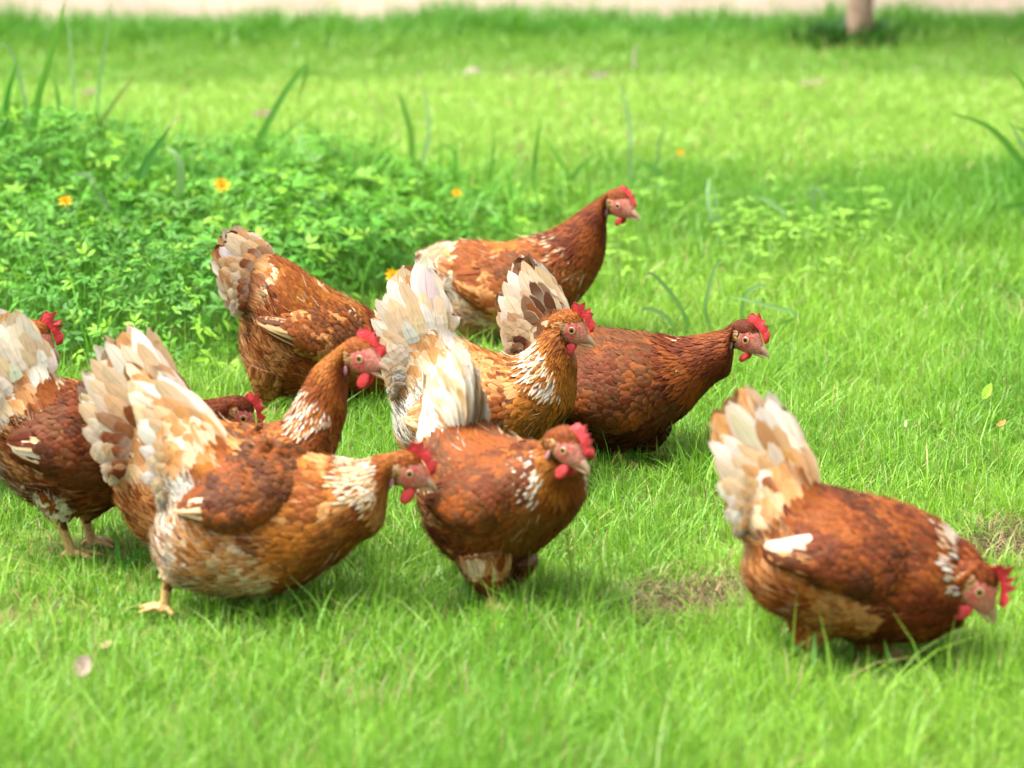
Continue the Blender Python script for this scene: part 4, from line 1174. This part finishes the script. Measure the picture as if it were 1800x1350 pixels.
  wing=[(1165,640,1155,715),(1120,610,1105,750),(1070,608,1050,745),(1020,625,1005,725),(975,650,970,705),(945,675,946,692)],
  wingc='brown:3 deep:2 rust:1', flight='brown:2 maho:1 tan:.5', covert='brown:2 rust:2 cream:1.2', covert_root='rust:2 brown:3', back='brown:3 rust:2', breast='maho:3 brown:2 deep:2', fluff='maho:2 brown:3', rear='brown:2 buff:1', fluff_rear=.4,
  lace=.5, hackle='deep:4 rust:2', band=(1.9,2.2,.18), band_h=.35, bandmix='cream:1 buff:1', headc='deep', headmix='deep:3 maho:1', under='brown', tail='white:4 cream:2', tail_edge='cream', tail_low='rust:2 brown:2 cream:1', mixk=.15,
  legs=[dict(side=-1,hip=(1090,735),hock=(1085,790),foot=(1088,822),col='brown'),dict(side=1,hip=(1135,745),hock=(1132,790),foot=(1136,812),col='brown',r1=.014)]),
 dict(seed=1000, anchor=(850,612), yaw=2, label='rust hen farthest from the viewer, standing tall with drooping pale tail and tiny comb',
  st=[(T,764,447,750,472,.020),(T,785,436,768,508,.040),
      (B,808,424,788,533,.062),(B,835,423,798,566,.080),(B,862,427,824,588,.088),(B,890,427,870,598,.090),(B,918,420,930,594,.088),(B,945,414,985,572,.082),(B,968,406,1020,530,.070),
      (N,988,397,1046,486,.054),(N,1008,383,1060,448,.042),(N,1030,366,1064,414,.032),(N,1046,355,1064,396,.026)],
  tail_root=((800,430),(775,505)), tail_tips=[(760,446),(738,449),(734,458),(745,480),(760,505),(785,520)], spread=.04,
  eye=(1086,362), hpitch=10, hyaw=-30, comb=.55, wattle=.7,
  wing=[(985,455,975,525),(935,442,925,560),(880,445,870,555),(830,460,825,530),(795,480,795,510)],
  wingc='rust:3 brown:2 buff:1', flight='rust:2 buff:2', covert='buff:2 cream:2 white:1', covert_root='buff:3 rust:2', back='rust:3 gold:1', saddle='cream:2 buff:2 rust:1', saddle_s=1.1, breast='rust:3 chest:2 buff:.4', fluff='buff:2 cream:2', rear='white:2 cream:2', fluff_rear=.5,
  hackle='rust:3 deep:2', band=(1.8,2.1,.22), band_h=.6, bandmix='cream:2 buff:1', headc='rust', headmix='rust:2 deep:1', under='rust', tail='cream:2 white:2', tail_edge='buff',
  legs=[dict(side=-1,hip=(825,555),hock=(820,582),foot=(822,610),r0=.04,col='tan'),dict(side=1,hip=(880,560),hock=(885,590),foot=(888,608))]),
]
for h in HENS: build_hen(h)

# ---------------------------------------------------------------- plants, litter and the tree
def curve_pts(px, depth):
    return np.array([at_depth(a, b, depth) for a, b in px])

def ribbon(acc, pts, w, c0, c1, twist=0.4, fold=0.25, seed_w=False):
    """a grass leaf: a folded strip through pts, widest near the middle"""
    A = catmull(pts, 6); n = len(A); t = np.linspace(0, 1, n)
    tan = unit(np.gradient(A, axis=0))
    ref = np.array([math.sin(twist), -math.cos(twist), 0.15])
    s = unit(np.cross(tan, ref)); nn = np.cross(s, tan)
    ww = w * (1.1 if seed_w else .8) * np.minimum(1, 0.55 + 1.5 * t) * (1 - t ** 3.5) + 0.0002
    V = np.stack([A - s * ww[:, None] + nn * (ww * fold)[:, None], A, A + s * ww[:, None] + nn * (ww * fold)[:, None]], 1)
    c0, c1 = np.array(c0), np.array(c1)
    c = c0 * (1 - t[:, None]) + c1 * t[:, None]
    acc.add(V.reshape(-1, 3), grid_quads(n, 3, False), None, np.repeat(c[:, None], 3, 1).reshape(-1, 3))

GB = (0.050, 0.19, 0.020); GL = (0.12, 0.29, 0.035); GP = (0.19, 0.32, 0.13); GBR = (0.22, 0.14, 0.06); GD = (0.05, 0.20, 0.03)
LOOSE = Acc()
def tall_grass(label, base, blades, extra=10, eh=0.12, seed=1, group=None, spread=.03, loose=False):
    """blades: [(pixel polyline, width, base colour, tip colour)] rooted round base; extra short leaves fill the foot"""
    r = np.random.default_rng(seed)
    g = on_ground(*base); acc = LOOSE if loose else Acc()
    for i, (px, w, c0, c1) in enumerate(blades):
        dep = g[1] + (i % 3 - 1) * 0.04
        pts = curve_pts(px, dep)
        ft = np.array([g[0] + (pts[0][0] - g[0]) * .25, g[1], 0.0])
        if pts[0][2] > 0.004: pts = np.vstack([ft + (0, 0.0, 0), pts])
        bow = np.linspace(0, 1, len(pts)) ** 2 * r.uniform(-.05, .05)
        pts[:, 1] += bow
        ribbon(acc, pts, w, c0, c1, twist=r.uniform(-.7, .7), seed_w=seed == 1)
    if extra:
        a = r.uniform(0, 6.28, extra)
        add_blades(acc, g[0] + r.normal(0, spread, extra), g[1] + r.normal(0, spread, extra), eh * r.uniform(.5, 1.2, extra), r.uniform(.004, .007, extra), np.abs(r.normal(.5, .3, extra)), a,
                   np.array(GL) * r.uniform(.6, 1.2, extra)[:, None], r.normal(0, .6, extra), ny=6)
    if loose: return
    o = acc.build('grass_clump', M_GRASS)
    tag(o, label, 'grass tuft', group or 'tall grass standing above the lawn', kind='thing')

tall_grass('tallest grass clump with upright green blades cut off by the picture edge', (40, 415),
  [([(52, 330), (60, 200), (90, 90), (118, -12)], .010, GB, GL), ([(8, 330), (6, 250), (14, 170), (36, 96)], .011, GD, GB), ([(30, 350), (22, 280), (18, 220), (4, 190)], .009, GP, GP),
   ([(90, 300), (108, 240), (98, 160), (86, 122)], .007, GL, GL), ([(60, 330), (50, 210), (20, 90), (-20, 80)], .006, GP, GP), ([(110, 340), (70, 260), (40, 215), (20, 185)], .006, GB, GL),
   ([(15, 390), (25, 350), (30, 320), (22, 240)], .012, GP, GP)], extra=150, eh=.30, seed=1, spread=.09)
tall_grass('thin pale grass stalk rising straight to the top of the picture near the tallest clump', (172, 330), [([(170, 300), (173, 170), (186, 80), (202, -15)], .007, GL, GP), ([(135, 290), (130, 180), (122, 80), (112, 10)], .006, GP, GP)], extra=8, seed=2)
tall_grass('slanting grass blade with thin dry tip above the leafy bank', (130, 400), [([(132, 330), (168, 235), (205, 175), (254, 110)], .009, GB, (.20, .27, .06))], extra=6, seed=3)
tall_grass('broad grass blade with brown withered tip leaning from the leafy bank', (205, 470), [([(202, 392), (235, 335), (265, 275), (299, 226)], .017, GD, GB), ([(178, 392), (215, 355), (260, 290), (300, 222), (325, 208)], .006, GBR, GBR)], extra=8, seed=4)
tall_grass('pale arching grass blade bending over on the leafy bank', (300, 490), [([(297, 450), (308, 380), (317, 310), (308, 275), (287, 261)], .014, GL, GP), ([(292, 470), (296, 430), (290, 400), (270, 375)], .008, GP, GBR), ([(180, 350), (160, 310), (145, 302), (128, 305)], .009, GP, GP)], extra=8, seed=5)
tall_grass('pair of long grass blades, the taller one folded over at its tip', (415, 380), [([(418, 335), (452, 255), (500, 165), (535, 121), (538, 128), (520, 190)], .010, GB, GL), ([(412, 330), (440, 290), (490, 245), (540, 203)], .008, GB, GL)], extra=8, seed=6)
tall_grass('blurred upright grass tuft just past the leafy bank', (715, 335), [([(722, 300), (722, 240), (708, 185), (698, 160)], .012, GL, GL), ([(752, 250), (752, 200), (745, 150)], .006, GP, GP), ([(668, 320), (675, 270), (700, 250)], .007, GB, GL), ([(790, 330), (800, 270), (770, 240)], .006, GB, GB)], extra=12, eh=.13, seed=7)
tall_grass('thin dark blurred grass blades behind the farthest hen', (935, 340), [([(938, 300), (942, 260), (952, 195)], .008, GB, GB), ([(862, 330), (866, 280), (868, 215)], .007, GB, GL), ([(1000, 320), (975, 270), (953, 236)], .006, GL, GL), ([(1000, 318), (1025, 290), (1052, 268)], .009, GB, GL)], extra=10, eh=.10, seed=8)
tall_grass('faint tall grass stem standing in front of the mown lawn', (1112, 330), [([(1108, 270), (1108, 230), (1100, 180), (1090, 150)], .006, GP, GP), ([(1150, 300), (1160, 250), (1175, 215)], .006, GL, GP), ([(1160, 310), (1135, 290), (1108, 280)], .007, GB, GB)], extra=6, seed=9)
tall_grass('pale bent grass blades among the yellowish seedlings', (1262, 410), [([(1256, 398), (1245, 350), (1248, 318)], .007, GP, GP), ([(1262, 400), (1262, 360), (1248, 320)], .006, GB, GP)], extra=10, eh=.08, seed=10)
tall_grass('lone pale grass blade arching over in the shaded lawn', (1440, 400), [([(1432, 392), (1428, 345), (1438, 330), (1466, 388)], .006, GP, GP)], extra=6, eh=.06, seed=20)
tall_grass('low grey-green grass blade curling towards the farthest hen', (1380, 405), [([(1385, 400), (1375, 372), (1345, 352), (1320, 350)], .006, GP, GP)], extra=6, eh=.06, seed=21)
tall_grass('long arching grass blade leaning in from the edge over the shaded lawn', (1820, 420), [([(1815, 320), (1785, 272), (1735, 220), (1662, 192)], .011, GB, GL), ([(1815, 290), (1795, 250), (1772, 208)], .007, GP, GP), ([(1820, 300), (1812, 240), (1768, 212)], .006, GB, GB), ([(1820, 215), (1800, 150), (1765, 112)], .008, GB, GL), ([(1815, 370), (1790, 365), (1760, 372)], .012, GB, GB)], extra=16, eh=.14, seed=11)
tall_grass('wispy curled grass heads in the open lawn beyond the dark hen', (1190, 600), [([(1190, 590), (1170, 555), (1135, 540), (1125, 550)], .006, GL, GP), ([(1250, 590), (1240, 540), (1255, 470), (1270, 450)], .006, GL, GP), ([(1290, 580), (1310, 520), (1335, 500), (1350, 505)], .006, GL, GP), ([(1210, 575), (1190, 530), (1150, 485), (1135, 487)], .006, GL, GP), ([(1400, 560), (1330, 535), (1280, 528)], .005, GL, GP)], extra=14, eh=.07, seed=12, loose=True)
tall_grass('grass shoots poking up before the breast of the dark hen', (1075, 815), [([(1060, 812), (1068, 775), (1075, 752)], .006, GL, GL), ([(1095, 812), (1108, 790), (1116, 778)], .006, GL, GL), ([(1135, 815), (1128, 790), (1118, 782)], .005, GP, GL), ([(1030, 815), (1022, 790), (1014, 778)], .006, GL, GL)], extra=20, eh=.06, seed=13, loose=True)
tall_grass('fresh grass shoots at the feet of the lone hen bending to the grass', (1430, 1190), [([(1428, 1185), (1432, 1150), (1435, 1120)], .006, GL, GL), ([(1455, 1185), (1450, 1140), (1447, 1112)], .006, GL, GL), ([(1500, 1185), (1495, 1150), (1500, 1128)], .006, GL, GL), ([(1562, 1180), (1560, 1150), (1556, 1132)], .005, GL, GL), ([(1400, 1195), (1392, 1165), (1380, 1150)], .006, GL, GL)], extra=30, eh=.07, seed=14, loose=True)
tall_grass('dark narrow grass blade beside the yellow-legged hen', (236, 1000), [([(212, 1000), (232, 985), (262, 962)], .005, GD, GD), ([(212, 1000), (206, 955), (205, 925)], .005, GD, GB)], extra=5, eh=.05, seed=15, spread=.006)
tall_grass('grass shoots rising against the belly of the cream-hackled hen', (470, 1085), [([(450, 1082), (452, 1050), (450, 1020)], .006, GL, GL), ([(520, 1085), (530, 1060), (530, 1035)], .006, GL, GL), ([(590, 1080), (600, 1050), (603, 1030)], .006, GL, GL), ([(395, 1090), (402, 1062), (405, 1050)], .006, GL, GL), ([(480, 1090), (464, 1060), (448, 1042)], .004, (.42, .31, .15), (.42, .31, .15))], extra=40, eh=.06, seed=16, loose=True)
tall_grass('grass shoots round the foot of the plump facing hen', (840, 1062), [([(822, 1062), (820, 1025), (817, 998)], .006, GL, GL), ([(848, 1064), (850, 1030), (853, 1000)], .006, GL, GL), ([(930, 1062), (935, 1035), (940, 1020)], .006, GL, GL)], extra=30, eh=.06, seed=17, loose=True)

tag(LOOSE.build('long_grass', M_GRASS), 'longer grass shoots and wisps growing out of the lawn', 'grass', kind='stuff')

# yellow flowers
def flower(px, py, depth, size, label, seed):
    r = np.random.default_rng(seed); p = at_depth(px, py, depth)
    root = bpy.data.objects.new('yellow_flower', None); COL.objects.link(root)
    tag(root, label, 'flower', 'small yellow flowers in the grass')
    a = Acc()
    n = 8
    for i in range(n):
        an = i * 2 * math.pi / n + r.uniform(-.2, .2)
        d = np.array([[math.cos(an), -0.35, math.sin(an) * .9 + .25]])
        place_leaflets(a, p[None], d, np.array([[0, -1.0, .5]]), np.array([size * r.uniform(.55, .7)]), np.array([[.90, .46, .015]]) * r.uniform(.9, 1.08))
        V0 = a.v[-1]; V0[:, 1] += 0
    a.build('petals', M_PETAL, root)
    c = Acc(); tube(c, [p + (0, -.002, 0), p + (0, -.006, .002), p + (0, -.008, .003)], [size * .12, size * .10, size * .02], np.array([.75, .26, .01]), 8)
    c.build('flower_centre', M_PETAL, root)
    st = Acc(); tube(st, [np.array([p[0], depth + .02, 0]), np.array([p[0] + .004, depth + .012, p[2] * .6]), p], [.0012, .0010, .0010], np.array(GL), 6)
    st.build('stem', M_LEAF, root)
flower(390, 325, 7.80, .030, 'yellow flower standing highest on the leafy bank', 1)
flower(115, 352, 7.50, .024, 'small orange-yellow flower at the foot of the tallest grass clump', 2)
flower(803, 339, 8.50, .022, 'small yellow flower between the leafy bank and the farthest hen', 3)
flower(691, 483, 7.45, .026, 'yellow flower half hidden beside the big white tail', 4)
flower(1196, 268, 9.05, .016, 'tiny pale yellow flower alone in front of the mown lawn', 5)

# fallen leaves and bits of litter
def flat_leaf(px, py, size, wid, col, label, az, tilt=.3, curl=.35, z=.03, name='fallen_leaf', cat='leaf'):
    p = on_ground(px, py, z); a = Acc()
    t = np.linspace(0, 1, 9); w = wid * np.sin(math.pi * np.clip(t * .93 + .04, 0, 1)) ** .75
    o = np.linspace(-1, 1, 7)
    d = np.array([math.cos(az), math.sin(az), 0]); s = np.array([-d[1], d[0], 0])
    X = (t - .5)[:, None] * size + 0 * o; Y = w[:, None] * o * .5 * size
    Zz = curl * size * ((Y / (size * .5)) ** 2 * .6 + ((t - .5)[:, None]) ** 2) + .02 * size * np.sin(t * 14)[:, None] * o
    V = p + X[..., None] * (d * math.cos(tilt) + np.array([0, 0, math.sin(tilt)])) + Y[..., None] * (s * .8 + np.array([0, 0, .6])) + Zz[..., None] * np.array([0, 0, 1.0])
    cc = np.array(col) * np.ones((9, 7, 1)); cc[:, 3] *= .75
    V2 = V - np.array([0, 0, .0012])
    q = grid_quads(9, 7, False)
    a.add(np.concatenate([V.reshape(-1, 3), V2.reshape(-1, 3)]), np.vstack([q, q[:, ::-1] + 63]), None, np.concatenate([cc.reshape(-1, 3)] * 2))
    tag(a.build(name, M_DRY), label, cat)
flat_leaf(146, 1174, .036, .75, (.30, .215, .175), 'pinkish dry leaf cupped on the grass in the near corner', 1.15, .5, z=.045)
flat_leaf(186, 1134, .020, .6, (.26, .24, .09), 'small pale straw-coloured leaf lying beyond the pinkish one', .3, z=.04)
flat_leaf(462, 200, .055, .45, (.17, .12, .08), 'greyish brown leaf lying on the mown lawn behind the folded grass blade', .1, .1, z=.035)
flat_leaf(1427, 146, .075, .35, (.20, .20, .09), 'long pale dry leaf on the mown lawn before the tree', .25, .1, z=.035)
flat_leaf(1052, 134, .05, .45, (.13, .115, .08), 'dull grey leaf at the end of the worn hollow', .2, .1, z=.03)
flat_leaf(158, 162, .05, .4, (.17, .135, .08), 'faded brown leaf far back beyond the tallest grass clump', .2, .1, z=.035)
flat_leaf(1760, 745, .022, .45, (.34, .20, .06), 'little brown withered leaf in the grass above the lone hen', .6, .3, z=.05)
flat_leaf(1592, 746, .022, .2, (.55, .42, .27), 'curled straw-coloured scrap of leaf lying in the grass', 1.4, .4, z=.05)
flat_leaf(1735, 690, .036, .5, (.19, .33, .03), 'yellow-green leaf catching the light in the open lawn', .9, .6, z=.05)

def stone(px, py, r, label, seed):
    rr = np.random.default_rng(seed); p = on_ground(px, py, r * .5); a = Acc()
    th = np.linspace(0.05, math.pi - .05, 10); ph = np.arange(14) * 2 * math.pi / 14
    X = np.sin(th)[:, None] * np.cos(ph); Y = np.sin(th)[:, None] * np.sin(ph); Zz = np.cos(th)[:, None] + 0 * ph
    k = 1 + .18 * (vnoise(X * 1.7 + seed, Y * 1.7 + Zz, seed) - .5) * 2
    P = p + r * np.stack([X * k * 1.25, Y * k, Zz * k * .7], -1)
    loft_closed(a, P, np.array([.22, .20, .14]))
    tag(a.build('stone', M_STONE), label, 'stone')
stone(830, 128, .022, 'pale stone at the near end of the worn hollow in the lawn', 1)
stone(1455, 74, .026, 'pale stone at the foot of the tree', 2)

def stalk(label, px, depth, w, col, name='dry_stalk'):
    a = Acc(); pts = catmull(curve_pts(px, depth), 6)
    tube(a, pts, np.linspace(w, w * .5, len(pts)), np.array(col), 6)
    tag(a.build(name, M_DRY), label, 'stalk')
stalk('bent dry stalk arching down beside the leg of the plump facing hen', [(856, 998), (874, 1006), (888, 1030), (897, 1064)], 5.52, .0022, (.50, .38, .24))
stalk('pale dry stalk lying slantwise in the near grass', [(484, 1190), (512, 1178), (535, 1165), (560, 1152)], 5.17, .0020, (.48, .40, .20))
stalk('white dead stem standing far back on the mown lawn', [(1116, 120), (1115, 100), (1117, 80)], 10.8, .006, (.40, .36, .27))
stalk('stiff straw lying across the grass at the near corner', [(1195, 1160), (1215, 1140), (1235, 1128)], 5.3, .0015, (.45, .33, .17))

def seedling(label, base, px, depth, seed, leaf=.012, n=9, col=(.26, .44, .05)):
    r = np.random.default_rng(seed); a = Acc()
    pts = catmull(np.vstack([[np.array([at_depth(*px[0], depth)[0], depth, 0.0])], curve_pts(px, depth)]), 5)
    tube(a, pts, np.linspace(.0012, .0006, len(pts)), np.array(col) * .8, 6)
    root = a.build('seedling', M_LEAF); tag(root, label, 'weed')
    b = Acc(); k = r.integers(len(pts) // 2, len(pts), n)
    P = pts[k]; an = r.uniform(0, 6.28, n)
    place_leaflets(b, P, np.stack([np.cos(an), np.sin(an) * .5, r.uniform(0, .8, n)], -1), unit(np.array([0, -.7, 1.0]) + r.normal(0, .3, (n, 3))), leaf * r.uniform(.7, 1.3, n), np.array(col) * r.uniform(.8, 1.3, n)[:, None])
    b.build('leaves', M_LEAF, root)
seedling('thin sprig with tiny yellow-green buds before the breast of the plump hen', (1005, 1030), [(1004, 1000), (1000, 965), (997, 935)], 5.50, 3, leaf=.009, n=14, col=(.26, .34, .07))
seedling('yellow-green heart-shaped leaf pair above the tall-necked hen', (405, 690), [(405, 680), (402, 662), (404, 650)], 6.95, 4, leaf=.026, n=6, col=(.26, .44, .03))
seedling('pale green young leaves near the heart-shaped pair', (325, 690), [(325, 690), (322, 676), (324, 668)], 6.9, 5, leaf=.022, n=6, col=(.21, .38, .035))

# tree: trunk, limbs and a crown above the frame, a tuft round its foot
def build_tree():
    g = on_ground(1511, 77)
    r = np.random.default_rng(8)
    root = bpy.data.objects.new('young_tree', None); COL.objects.link(root); root.location = tuple(g)
    tag(root, 'slim young tree with pale trunk at the far edge of the lawn', 'tree')
    a = Acc()
    pts = catmull(np.array([(0, 0, -.05), (0, 0, .1), (.01, .01, .8), (-.02, .02, 1.7), (.02, 0, 2.6), (.03, .02, 3.3)]), 5)
    tube(a, pts, np.interp(np.arange(len(pts)), [0, 3, len(pts) - 1], [.058, .043, .018]), np.array([.27, .185, .13]), 14)
    tips = []
    for i in range(11):
        z = r.uniform(1.6, 3.1); an = i * 2.4; ln = r.uniform(.5, .95)
        b0 = np.array([0, 0, z]); d = np.array([math.cos(an), math.sin(an), r.uniform(.35, .9)])
        P = np.array([b0, b0 + d * ln * .5 + (0, 0, -.02), b0 + d * ln + (0, 0, .08)])
        tube(a, catmull(P, 4), np.linspace(.018, .005, 9), np.array([.38, .29, .22]), 7)
        tips += [P[1], P[2], (P[1] + P[2]) / 2]
    a.build('trunk', M_BARK, root)
    c = Acc(); n = 5200
    k = r.integers(0, len(tips), n)
    P = np.array(tips)[k] + r.normal(0, 1, (n, 3)) * np.array([.20, .20, .15])
    an = r.uniform(0, 6.28, n)
    place_leaflets(c, P, np.stack([np.cos(an), np.sin(an), r.normal(-.3, .4, n)], -1), unit(np.array([0, 0, 1.0]) + r.normal(0, .5, (n, 3))), r.uniform(.05, .09, n), np.array([.075, .20, .03]) * r.uniform(.6, 1.5, n)[:, None])
    c.build('crown', M_LEAF, root)
    t = Acc(); m = 420
    rr = np.abs(r.normal(0, .09, m)) + .03; an = r.uniform(0, 6.28, m)
    add_blades(t, g[0] - .045 + np.cos(an) * rr, g[1] - .04 + np.sin(an) * rr * .8, r.uniform(.04, .11, m), np.full(m, .010), np.abs(r.normal(.6, .3, m)), an, np.array([.018, .080, .008]) * r.uniform(.6, 1.4, m)[:, None], r.normal(0, .4, m), ny=5)  # tuft blades coloured darker to stand in for the tree's shade
    tag(t.build('grass_tuft', M_GRASS), 'dark rough grass tuft left unmown round the tree foot, darkened further as shade', 'grass tuft', kind='thing')
build_tree()
